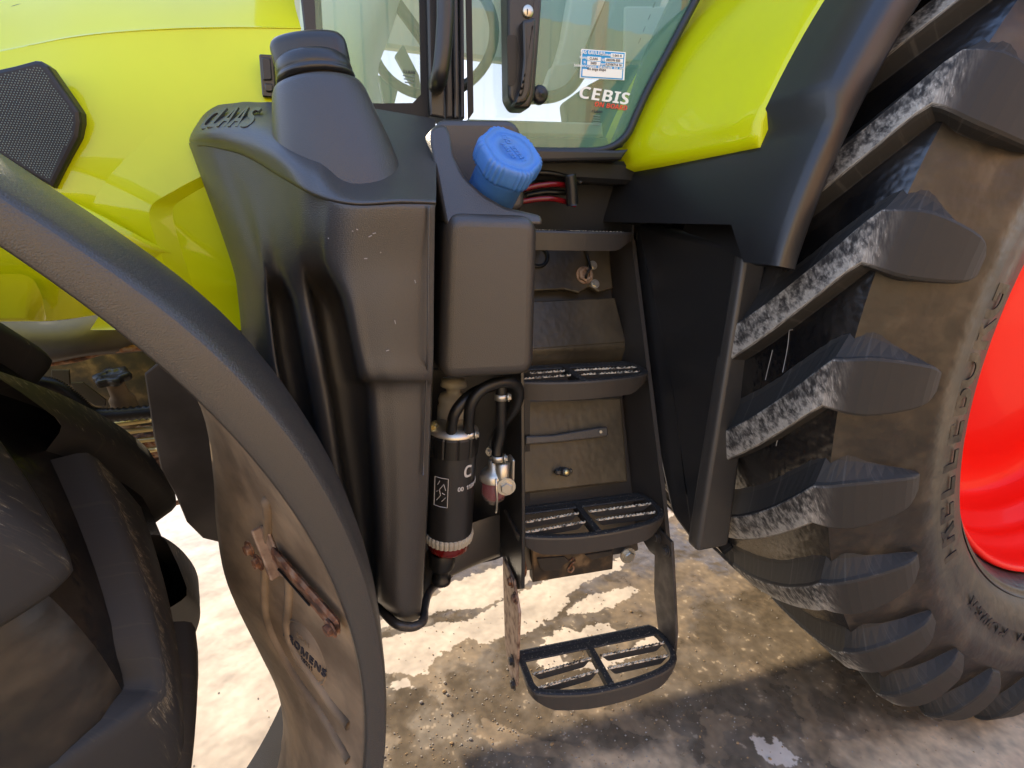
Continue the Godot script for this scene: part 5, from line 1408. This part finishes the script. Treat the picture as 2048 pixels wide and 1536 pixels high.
	for i in 5:
		st = S(false)
		box(st, Vector3(0.063, 1.407, -0.427) + Vector3(0.0, -0.0046 * i, 0), Vector3(0.017, 0.0019, 0.0006), 0.0002)
		obj("glass_print_line", st, M.trim_grey, dg)
	# paper sticker
	var c4 := [Vector2(0.018, 1.527), Vector2(0.12, 1.532), Vector2(0.122, 1.48), Vector2(0.018, 1.474)]
	var sk := plate("sale_sticker", c4, -0.4275, -0.4265, M.white, dg)
	var ux: Vector2 = c4[1] - c4[0]
	var uy: Vector2 = c4[3] - c4[0]
	var sp := func(u: float, v: float) -> Vector2:
		return c4[0] + ux * u + uy * v
	plate("blue_print", [sp.call(0.025, 0.03), sp.call(0.975, 0.03), sp.call(0.975, 0.97), sp.call(0.025, 0.97)], -0.4268, -0.4261, M.sticker_blue, sk)
	for f in [[0.66, 0.08, 0.95, 0.22], [0.14, 0.24, 0.44, 0.38], [0.14, 0.4, 0.44, 0.53], [0.53, 0.25, 0.95, 0.38], [0.55, 0.41, 0.95, 0.53], [0.05, 0.68, 0.95, 0.93], [0.18, 0.62, 0.95, 0.7]]:
		plate("form_field", [sp.call(f[0], f[1]), sp.call(f[2], f[1]), sp.call(f[2], f[3]), sp.call(f[0], f[3])], -0.4266, -0.4257 if f[1] != 0.62 else -0.4258, M.white, sk)
	var rot := Basis(Vector3(0, 0, 1), atan2(ux.y, ux.x))
	for w in [["SAS GAULEAU", 0.25, 0.11, 0.0062, M.white], ["Commande", 0.58, 0.14, 0.003, M.white], ["Marque", 0.08, 0.29, 0.003, M.white], ["Type", 0.49, 0.31, 0.003, M.white], ["N", 0.08, 0.45, 0.003, M.white], ["N serie", 0.49, 0.47, 0.003, M.white], ["Immatriculation  oui  non", 0.24, 0.575, 0.0028, M.white], ["Controle  oui  non", 0.72, 0.575, 0.0028, M.white], ["1 041 H", 0.8, 0.15, 0.0042, M.ink], ["CLAAS", 0.28, 0.31, 0.0042, M.ink], ["3400", 0.28, 0.465, 0.0042, M.ink], ["ARION 650", 0.72, 0.315, 0.0042, M.ink], ["A2106714 16", 0.74, 0.47, 0.0042, M.ink], ["Un ange dispo", 0.36, 0.67, 0.0045, M.ink]]:
		var p: Vector2 = sp.call(w[1], w[2])
		text("sticker_print", w[0], w[3], 0.0004, w[4], sk, Transform3D(rot, Vector3(p.x, p.y, -0.4254)))
	interior()

func interior() -> void:
	var seat := plate("seat_side_trim", fillet([Vector2(0.256, 1.809), Vector2(0.398, 1.829), Vector2(0.337, 1.664), Vector2(0.293, 1.598), Vector2(0.195, 1.588), Vector2(0.201, 1.671), Vector2(0.225, 1.729)], 0.02, 3), -0.80, -0.72, M.trim_grey, null, Transform3D(), 0.01, 3)
	plate("seat_base", fillet([Vector2(0.079, 1.479), Vector2(0.148, 1.528), Vector2(0.254, 1.583), Vector2(0.331, 1.589), Vector2(0.287, 1.443), Vector2(0.248, 1.389), Vector2(0.102, 1.384)], 0.012, 3), -0.70, -0.66, M.trim_dark, seat, Transform3D(), 0.006, 2)
	seat.set_meta("label", "grey-green seat side behind the sticker")
	# slots of the seat trim
	for i in 5:
		var t := i / 4.0
		var p: Vector3 = (Vector3(0.354, 1.771, -0.715)).lerp(Vector3(0.308, 1.656, -0.715), t)
		var st2 := S(false)
		box(st2, Vector3.ZERO, Vector3(0.004, 0.016, 0.004), 0.0005, Transform3D(Basis(Vector3(0, 0, 1), deg_to_rad(-24)), p))
		obj("trim_slot", st2, M.void_black, seat)
	plate("seat_cushion_side", fillet([Vector2(0.257, 1.729), Vector2(0.392, 1.746), Vector2(0.346, 1.613), Vector2(0.267, 1.605)], 0.008, 3), -0.76, -0.713, M.trim, seat, Transform3D(), 0.004, 2)
	var diag := plate("armrest_panel", fillet([Vector2(0.192, 1.869), Vector2(0.294, 1.884), Vector2(0.229, 1.652), Vector2(0.175, 1.547), Vector2(0.12, 1.55), Vector2(0.166, 1.696)], 0.015, 3), -0.95, -0.9, M.trim, null, Transform3D(), 0.008, 3)
	diag.set_meta("label", "pale slanting armrest panel inside the cab")
	plate("armrest_end", fillet([Vector2(0.13, 1.626), Vector2(0.195, 1.641), Vector2(0.22, 1.636), Vector2(0.154, 1.549), Vector2(0.103, 1.552)], 0.01, 3), -0.93, -0.88, M.trim, diag, Transform3D(), 0.006, 2)
	var st := S()
	tube(st, cat([Vector3(0.304, 1.854, -0.82), Vector3(0.258, 1.755, -0.82), Vector3(0.224, 1.68, -0.82), Vector3(0.204, 1.624, -0.82), Vector3(0.188, 1.59, -0.82), Vector3(0.159, 1.554, -0.82), Vector3(0.115, 1.53, -0.82), Vector3(0.063, 1.521, -0.82), Vector3(0.026, 1.517, -0.82)], 5), 0.016, 10)
	obj("curved_black_rail", st, M.seal, diag)
	# suspension bellows of the seat
	st = S()
	var prof := []
	for i in 15:
		prof.append(Vector2(0.05 + (0.012 if i % 2 else 0.0), -0.16 + i * 0.024))
	lathe(st, prof, Transform3D(Basis(), Vector3(0.155, 1.75, -1)), 28)
	var bel := obj("seat_bellows", st, M.trim_grey)
	bel.set_meta("label", "ribbed seat suspension bellows behind the door handle")
	var dark := plate("rear_corner_panel", [Vector2(0.409, 2.031), Vector2(0.507, 2.052), Vector2(0.201, 1.464), Vector2(0.172, 1.411), Vector2(0.145, 1.353), Vector2(0.114, 1.349), Vector2(0.155, 1.45), Vector2(0.182, 1.54)], -0.47, -0.45, M.trim_dark, null, Transform3D(), 0.004, 2)
	dark.set_meta("label", "dark rear corner panel inside the door pane")
	# dashboard and steering wheel seen through the front pane
	st = S()
	patch(st, [
		[Vector3(-0.534, 1.72, -0.78), Vector3(-0.447, 1.709, -0.72), Vector3(-0.338, 1.724, -0.72), Vector3(-0.311, 1.732, -0.78), Vector3(-0.28, 1.769, -0.9)],
		[Vector3(-0.542, 1.625, -0.76), Vector3(-0.454, 1.61, -0.68), Vector3(-0.379, 1.61, -0.68), Vector3(-0.352, 1.618, -0.76), Vector3(-0.33, 1.651, -0.9)],
		[Vector3(-0.549, 1.529, -0.74), Vector3(-0.46, 1.517, -0.66), Vector3(-0.402, 1.514, -0.66), Vector3(-0.38, 1.515, -0.74), Vector3(-0.366, 1.555, -0.9)],
		[Vector3(-0.561, 1.403, -0.74), Vector3(-0.469, 1.397, -0.66), Vector3(-0.394, 1.403, -0.66), Vector3(-0.363, 1.419, -0.74), Vector3(-0.345, 1.447, -0.9)]], 5, 5)
	var dash := obj("dashboard_side", st, M.trim)
	dash.set_meta("label", "pale dashboard side behind the front pane")
	st = S()
	var c := Vector3(-0.228, 1.648, -0.85)
	var ring := []
	for i in 49:
		var a := TAU * i / 48
		ring.append(c + Vector3(cos(a) * 0.15, sin(a) * 0.14, cos(a) * 0.08))
	tube(st, ring, 0.013, 10, false)
	var sw := obj("steering_wheel", st, M.seal)
	sw.set_meta("label", "steering wheel rim behind the front pane")
	st = S()
	tube(st, [c + Vector3(-0.1, 0.09, -0.03), c + Vector3(-0.02, 0.0, -0.03), c + Vector3(0.04, -0.08, -0.03)], 0.016, 8)
	obj("wheel_spoke", st, M.seal, sw)
	st = S(false)
	prism(st, ccw([Vector2(-0.314, 1.62), Vector2(-0.291, 1.649), Vector2(-0.25, 1.578), Vector2(-0.24, 1.516), Vector2(-0.262, 1.539), Vector2(-0.286, 1.574)]), -0.98, -0.95, Transform3D(), 0.003)
	prism(st, ccw([Vector2(-0.363, 1.567), Vector2(-0.303, 1.56), Vector2(-0.32, 1.502), Vector2(-0.348, 1.491), Vector2(-0.355, 1.518)]), -0.98, -0.95, Transform3D(), 0.003)
	obj("steering_column", st, M.trim_grey, sw)
	# far door frame and sill; header brought down low to block the sun
	st = S(false)
	box(st, Vector3(0.0, 2.1, -1.26), Vector3(1.6, 0.76, 0.05), 0.01)
	box(st, Vector3(0.0, 2.5, -0.84), Vector3(1.6, 0.06, 0.9), 0.01)
	box(st, Vector3(0.0, 1.36, -1.26), Vector3(1.6, 0.14, 0.05), 0.01)
	box(st, Vector3(-0.52, 1.8, -1.26), Vector3(0.06, 0.9, 0.05), 0.01)
	box(st, Vector3(0.62, 1.8, -1.26), Vector3(0.12, 0.9, 0.05), 0.01)
	var far := obj("far_door_frame", st, M.trim)
	far.set_meta("label", "far side door frame of the cab, header deepened to block the sun")
	# cables under the cab
	var n := 0
	for q in [[Vector3(-0.102, 1.25, -0.44), Vector3(-0.066, 1.26, -0.43), Vector3(-0.025, 1.265, -0.43), Vector3(0.025, 1.265, -0.45)], [Vector3(-0.102, 1.226, -0.44), Vector3(-0.059, 1.233, -0.43), Vector3(-0.023, 1.234, -0.43), Vector3(0.034, 1.225, -0.45)], [Vector3(-0.094, 1.282, -0.47), Vector3(-0.054, 1.289, -0.45), Vector3(-0.006, 1.286, -0.45), Vector3(0.048, 1.274, -0.46)], [Vector3(-0.084, 1.24, -0.46), Vector3(-0.04, 1.249, -0.45), Vector3(0.02, 1.25, -0.45)], [Vector3(0.005, 1.285, -0.42), Vector3(0.011, 1.254, -0.42), Vector3(0.015, 1.221, -0.42)]]:
		st = S()
		tube(st, cat(q, 5), 0.006 if n < 4 else 0.014, 8)
		var k := obj("cable" if n < 4 else "air_duct", st, M.red_fuel if n < 2 else M.hose)
		n += 1
		k.set_meta("label", "red cable in the gap below the door" if n < 3 else "dark hose in the gap below the door")

# ---------------------------------------------------------------- ground
func ground() -> void:
	var n1 := FastNoiseLite.new()
	n1.seed = 3
	n1.frequency = 0.02
	n1.fractal_octaves = 5
	var n2 := FastNoiseLite.new()
	n2.seed = 9
	n2.frequency = 0.09
	n2.fractal_octaves = 3
	var n3 := FastNoiseLite.new()
	n3.seed = 14
	n3.frequency = 0.006
	n3.fractal_octaves = 4
	n3.domain_warp_enabled = true
	n3.domain_warp_amplitude = 40.0
	n3.domain_warp_frequency = 0.01
	var dry := [
		[Vector2(-0.514, -0.615), Vector2(-0.392, -0.66), Vector2(-0.319, -0.679), Vector2(-0.215, -0.757), Vector2(-0.024, -0.803), Vector2(0.085, -0.773), Vector2(0.09, -0.715), Vector2(-0.054, -0.635), Vector2(-0.143, -0.614), Vector2(-0.271, -0.627), Vector2(-0.334, -0.622), Vector2(-0.411, -0.621), Vector2(-0.486, -0.607)],
		[Vector2(-0.487, -0.552), Vector2(-0.414, -0.575), Vector2(-0.324, -0.583), Vector2(-0.202, -0.57), Vector2(-0.055, -0.63), Vector2(0.086, -0.681), Vector2(0.247, -0.701), Vector2(0.461, -0.739), Vector2(0.393, -0.673), Vector2(0.259, -0.642), Vector2(0.166, -0.602), Vector2(0.095, -0.526), Vector2(0.017, -0.489), Vector2(-0.046, -0.469), Vector2(-0.1, -0.474), Vector2(-0.176, -0.476), Vector2(-0.201, -0.502), Vector2(-0.256, -0.488), Vector2(-0.311, -0.466), Vector2(-0.337, -0.417), Vector2(-0.431, -0.437), Vector2(-0.49, -0.48)],
		[Vector2(0.108, -0.507), Vector2(0.161, -0.55), Vector2(0.226, -0.573), Vector2(0.325, -0.584), Vector2(0.403, -0.551), Vector2(0.342, -0.527), Vector2(0.277, -0.511), Vector2(0.213, -0.508), Vector2(0.159, -0.506)],
		[Vector2(-0.001, -0.418), Vector2(0.026, -0.449), Vector2(0.093, -0.472), Vector2(0.113, -0.441), Vector2(0.233, -0.444), Vector2(0.243, -0.41), Vector2(0.233, -0.38), Vector2(0.163, -0.372), Vector2(0.059, -0.389), Vector2(0.028, -0.354), Vector2(0.104, -0.315), Vector2(0.226, -0.336), Vector2(0.336, -0.38), Vector2(0.43, -0.401), Vector2(0.411, -0.333), Vector2(0.283, -0.32), Vector2(0.123, -0.292), Vector2(-0.014, -0.322), Vector2(-0.034, -0.371)],
		[Vector2(0.392, -0.019), Vector2(0.408, -0.017), Vector2(0.414, 0.006), Vector2(0.458, 0.007), Vector2(0.462, 0.026), Vector2(0.469, 0.045), Vector2(0.457, 0.059), Vector2(0.397, 0.047), Vector2(0.394, 0.025), Vector2(0.376, 0)],
		[Vector2(-0.434, -0.406), Vector2(-0.393, -0.416), Vector2(-0.383, -0.381), Vector2(-0.416, -0.378), Vector2(-0.435, -0.386)],
		[Vector2(-1.572, -1.909), Vector2(-1.1, -1.789), Vector2(-0.909, -0.907), Vector2(-0.675, -0.532), Vector2(-0.542, -0.354), Vector2(-0.474, -0.254), Vector2(-0.521, -0.131), Vector2(-0.737, -0.154), Vector2(-1.027, -0.238)]]
	var ochre := [
		[Vector2(-0.233, -0.239), Vector2(-0.106, -0.15), Vector2(0.022, -0.088), Vector2(0.084, -0.058), Vector2(0.051, -0.044), Vector2(-0.078, -0.093), Vector2(-0.202, -0.164), Vector2(-0.251, -0.217)],
		[Vector2(0.629, -0.151), Vector2(0.663, -0.133), Vector2(0.618, -0.057), Vector2(0.562, 0.04), Vector2(0.516, 0.095), Vector2(0.471, 0.082), Vector2(0.535, -0.008), Vector2(0.572, -0.085)],
		[Vector2(0.305, -0.115), Vector2(0.408, -0.072), Vector2(0.418, -0.048), Vector2(0.347, -0.054), Vector2(0.266, 0.029), Vector2(0.222, 0.016), Vector2(0.295, -0.062)],
		[Vector2(0.068, -0.182), Vector2(0.178, -0.123), Vector2(0.263, -0.058), Vector2(0.149, -0.077), Vector2(0.074, -0.138)],
		[Vector2(0.551, 0.036), Vector2(0.768, 0.071), Vector2(0.983, 0.105), Vector2(1.158, 0.125), Vector2(0.928, 0.284), Vector2(0.499, 0.161)]]
	var sz := 1280
	var x0 := -1.7
	var z0 := -2.3
	var span := 3.8
	var im := Image.create(sz, sz, false, Image.FORMAT_RGBA8)
	var ro := Image.create(sz, sz, false, Image.FORMAT_RGBA8)
	var packs := []
	for group in [dry, ochre]:
		var ps := []
		for d in group:
			var p := PackedVector2Array(d)
			var lo := Vector2(99, 99)
			var hi := -lo
			for q in p:
				lo = lo.min(q)
				hi = hi.max(q)
			ps.append([p, Rect2(lo - Vector2(0.03, 0.03), hi - lo + Vector2(0.06, 0.06))])
		packs.append(ps)
	var c_dry := Color(0.53, 0.46, 0.38)
	var c_wet := Color(0.175, 0.14, 0.1)
	var c_mud := Color(0.29, 0.21, 0.125)
	for y in sz:
		for x in sz:
			var w := Vector2(x0 + span * x / sz, z0 + span * y / sz)
			var a := n1.get_noise_2d(x, y)
			var b := n2.get_noise_2d(x, y)
			var g := n3.get_noise_2d(x, y)
			var ww := w + Vector2(a * 0.022 + b * 0.014, b * 0.012 - a * 0.018)
			var f := 0.0
			for p in packs[0]:
				if p[1].has_point(ww) and Geometry2D.is_point_in_polygon(ww, p[0]):
					f = 1.0
					break
			if f < 1.0 and w.y < -1.15 + g * 0.6:
				f = 1.0
			var m := 0.0
			if f < 0.5:
				for p in packs[1]:
					if p[1].has_point(ww) and Geometry2D.is_point_in_polygon(ww, p[0]):
						m = 0.75
						break
				m = maxf(m, smoothstep(0.08, 0.3, g + a * 0.35) * 0.6)
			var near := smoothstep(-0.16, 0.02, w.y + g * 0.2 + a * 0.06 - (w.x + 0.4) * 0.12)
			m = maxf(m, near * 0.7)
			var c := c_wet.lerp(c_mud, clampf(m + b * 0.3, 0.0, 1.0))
			c = c * lerpf(0.72, 1.95, near)  # besides the mud: shaded foreground painted lighter, sunlit wet ground darker, evening the tones
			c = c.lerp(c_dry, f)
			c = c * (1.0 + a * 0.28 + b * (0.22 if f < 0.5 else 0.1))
			if b > 0.52 and a > 0.0 and f < 0.5:
				c = c.lerp(Color(0.42, 0.34, 0.24), 0.6)
			c.a = 1.0
			im.set_pixel(x, y, c.linear_to_srgb())
			var rgh := lerpf(lerpf(0.22, 0.75, clampf(m + 0.2 + a, 0.0, 1.0)), 0.85, f)
			ro.set_pixel(x, y, Color(rgh, rgh, rgh))
	im.generate_mipmaps()
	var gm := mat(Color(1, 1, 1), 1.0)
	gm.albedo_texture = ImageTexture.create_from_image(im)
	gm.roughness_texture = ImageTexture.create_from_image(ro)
	gm.normal_enabled = true
	gm.normal_texture = noise_tex(0.03, 512, true, 6.0, 5, FastNoiseLite.TYPE_SIMPLEX_SMOOTH, null, 61)
	gm.normal_scale = 0.2
	var far := mat(Color(1, 1, 1), 0.9)
	far.albedo_texture = noise_tex(0.02, 512, false, 1.0, 5, FastNoiseLite.TYPE_SIMPLEX_SMOOTH, ramp([[0.0, Color(0.66, 0.57, 0.43)], [1.0, Color(0.82, 0.73, 0.58)]]), 62)
	tri(far, 0.4)
	var mesh := ArrayMesh.new()
	var st := S(false)
	var x1 := x0 + span
	var z1 := z0 + span
	for v in [[x0, z0, 0, 0], [x1, z0, 1, 0], [x1, z1, 1, 1], [x0, z0, 0, 0], [x1, z1, 1, 1], [x0, z1, 0, 1]]:
		st.set_uv(Vector2(v[2], v[3]))
		st.add_vertex(Vector3(v[0], 0, v[1]))
	st.generate_normals()
	st.generate_tangents()
	st.set_material(gm)
	st.commit(mesh)
	st = S(false)
	var B := 150.0
	for r in [[-B, -B, B, z0], [-B, z1, B, B], [-B, z0, x0, z1], [x1, z0, B, z1]]:
		q4(st, Vector3(r[0], 0, r[1]), Vector3(r[2], 0, r[1]), Vector3(r[2], 0, r[3]), Vector3(r[0], 0, r[3]))
	st.generate_normals()
	st.set_material(far)
	st.commit(mesh)
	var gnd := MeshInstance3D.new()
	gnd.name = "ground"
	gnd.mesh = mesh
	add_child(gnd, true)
	gnd.set_meta("kind", "structure")
	gnd.set_meta("label", "wet concrete yard with drying patches and mud")
	# grit and crumbs of mud scattered on the concrete
	for kind in 2:
		var stone := S(false)
		var rg := RandomNumberGenerator.new()
		rg.seed = 5 + kind
		var prof := []
		var rows := []
		for i in 4:
			var row := []
			for k in 6:
				var a := TAU * k / 6
				var rad: float = [0.6, 1.0, 0.8, 0.05][i] * rg.randf_range(0.75, 1.15)
				row.append(Vector3(cos(a) * rad, [-0.1, 0.3, 0.75, 0.95][i], sin(a) * rad))
			rows.append(row)
		grid(stone, rows, true)
		stone.generate_normals()
		var sm := stone.commit()
		var mm := MultiMesh.new()
		mm.transform_format = MultiMesh.TRANSFORM_3D
		mm.mesh = sm
		var cnt := 1500 if kind == 0 else 1000
		mm.instance_count = cnt
		for i in cnt:
			var px := rg.randf_range(-0.75, 0.95)
			var pz := rg.randf_range(-0.6, 0.55)
			if rg.randf() < 0.6:
				px = rg.randfn(-0.25, 0.3)
				pz = rg.randfn(-0.05, 0.2)
			var s := rg.randf_range(0.0008, 0.0022) * (2.2 if rg.randf() < 0.04 else 1.0)
			mm.set_instance_transform(i, Transform3D(Basis(Vector3.UP, rg.randf() * TAU).scaled(Vector3(s * rg.randf_range(0.8, 1.5), s, s)), Vector3(px, 0, pz)))
		var g := MultiMeshInstance3D.new()
		g.name = "grit" if kind == 0 else "mud_crumbs"
		g.multimesh = mm
		g.material_override = mat(lin(0.3, 0.27, 0.23) if kind == 0 else lin(0.3, 0.2, 0.1), 0.9)
		g.set_meta("kind", "stuff")
		g.set_meta("label", "pale grit scattered over the wet concrete" if kind == 0 else "ochre mud crumbs scattered over the wet concrete")
		g.set_meta("category", "grit" if kind == 0 else "mud")
		add_child(g, true)

# the shed opposite, which the paint and the door glass mirror
func shed() -> void:
	var s := Node3D.new()
	s.name = "cladding_wall"
	s.position = Vector3(0, 0, 5.2)
	s.set_meta("label", "pale corrugated shed wall with orange posts, mirrored in the paint")
	s.set_meta("category", "wall")
	add_child(s)
	var prof := []
	var x := -3.0
	while x < 12.0:
		for q in [[0.0, 0.0], [0.11, 0.0], [0.14, -0.035], [0.25, -0.035]]:
			prof.append(Vector2(x + q[0], q[1]))
		x += 0.28
	var a := []
	var b := []
	for p in prof:
		a.append(Vector3(p.x, 0.0, p.y))
		b.append(Vector3(p.x, 3.6, p.y))
	var st := S(false)
	grid(st, [a, b])
	obj("corrugated_sheet", st, mat(lin(0.54, 0.44, 0.29), 0.7), s)
	for px in [-2.9, 2.6, 7.0, 11.5]:
		st = S(false)
		box(st, Vector3(px, 1.9, -0.16), Vector3(0.16, 3.8, 0.16), 0.01)
		obj("steel_post", st, mat(lin(0.6, 0.2, 0.03), 0.5), s)
	var p := Node3D.new()
	p.name = "orange_post"
	p.position = Vector3(1.9, 0, 1.9)
	p.set_meta("label", "orange painted steel post mirrored as a streak in the filler neck")
	p.set_meta("category", "post")
	add_child(p)
	st = S(false)
	box(st, Vector3(0, 1.9, 0), Vector3(0.24, 3.8, 0.2), 0.01)
	obj("column", st, mat(lin(0.75, 0.22, 0.02), 0.5), p)
	st = S(false)
	box(st, Vector3(0, 0.02, 0), Vector3(0.36, 0.03, 0.34), 0.006)
	obj("base_plate", st, mat(lin(0.75, 0.22, 0.02), 0.5), p)

func _ready() -> void:
	rng.seed = 7
	var cam := Camera3D.new()
	cam.name = "camera"
	cam.transform = Transform3D(Basis(Vector3(0.95655, 0.02463, 0.29054), Vector3(0.06426, 0.95412, -0.29245), Vector3(-0.28442, 0.29841, 0.91107)), Vector3(-0.457, 1.1715, 0.674))
	cam.fov = 75.05
	cam.near = 0.02
	cam.far = 1000.0
	add_child(cam)
	cam.current = true
	var sky := ProceduralSkyMaterial.new()
	sky.sky_top_color = Color(0.52, 0.63, 0.83)
	sky.sky_horizon_color = Color(0.93, 0.94, 0.95)
	sky.sky_curve = 0.25
	sky.ground_bottom_color = Color(0.5, 0.46, 0.4)
	sky.ground_horizon_color = Color(0.8, 0.78, 0.75)
	sky.sky_energy_multiplier = 1.15
	var env := Environment.new()
	env.background_mode = Environment.BG_SKY
	env.sky = Sky.new()
	env.sky.sky_material = sky
	env.background_energy_multiplier = 0.9
	env.tonemap_mode = Environment.TONE_MAPPER_LINEAR
	env.tonemap_exposure = 2.3
	env.sdfgi_enabled = true
	env.ssao_enabled = true
	env.ssil_enabled = true
	var we := WorldEnvironment.new()
	we.name = "environment"
	we.environment = env
	add_child(we)
	var sun := DirectionalLight3D.new()
	sun.name = "sun"
	sun.light_energy = 1.6
	sun.light_color = Color(1.0, 0.92, 0.8)
	sun.light_angular_distance = 0.8
	sun.shadow_enabled = true
	sun.look_at_from_position(Vector3(-0.4, 0.42, -0.86), Vector3.ZERO)
	add_child(sun)
	make_materials()
	ground()
	shed()
	tractor = Node3D.new()
	tractor.name = "tractor"
	tractor.position = Vector3.ZERO
	tractor.set_meta("label", "yellow-green farm tractor seen from its left side at the cab steps")
	tractor.set_meta("category", "tractor")
	add_child(tractor)
	bonnet()
	engine()
	fuel_tank()
	urea_tank()
	fuel_filter()
	ladder()
	guard_box()
	rear_mudguard()
	rear_wheel()
	front_mudguard()
	front_wheel()
	cab()
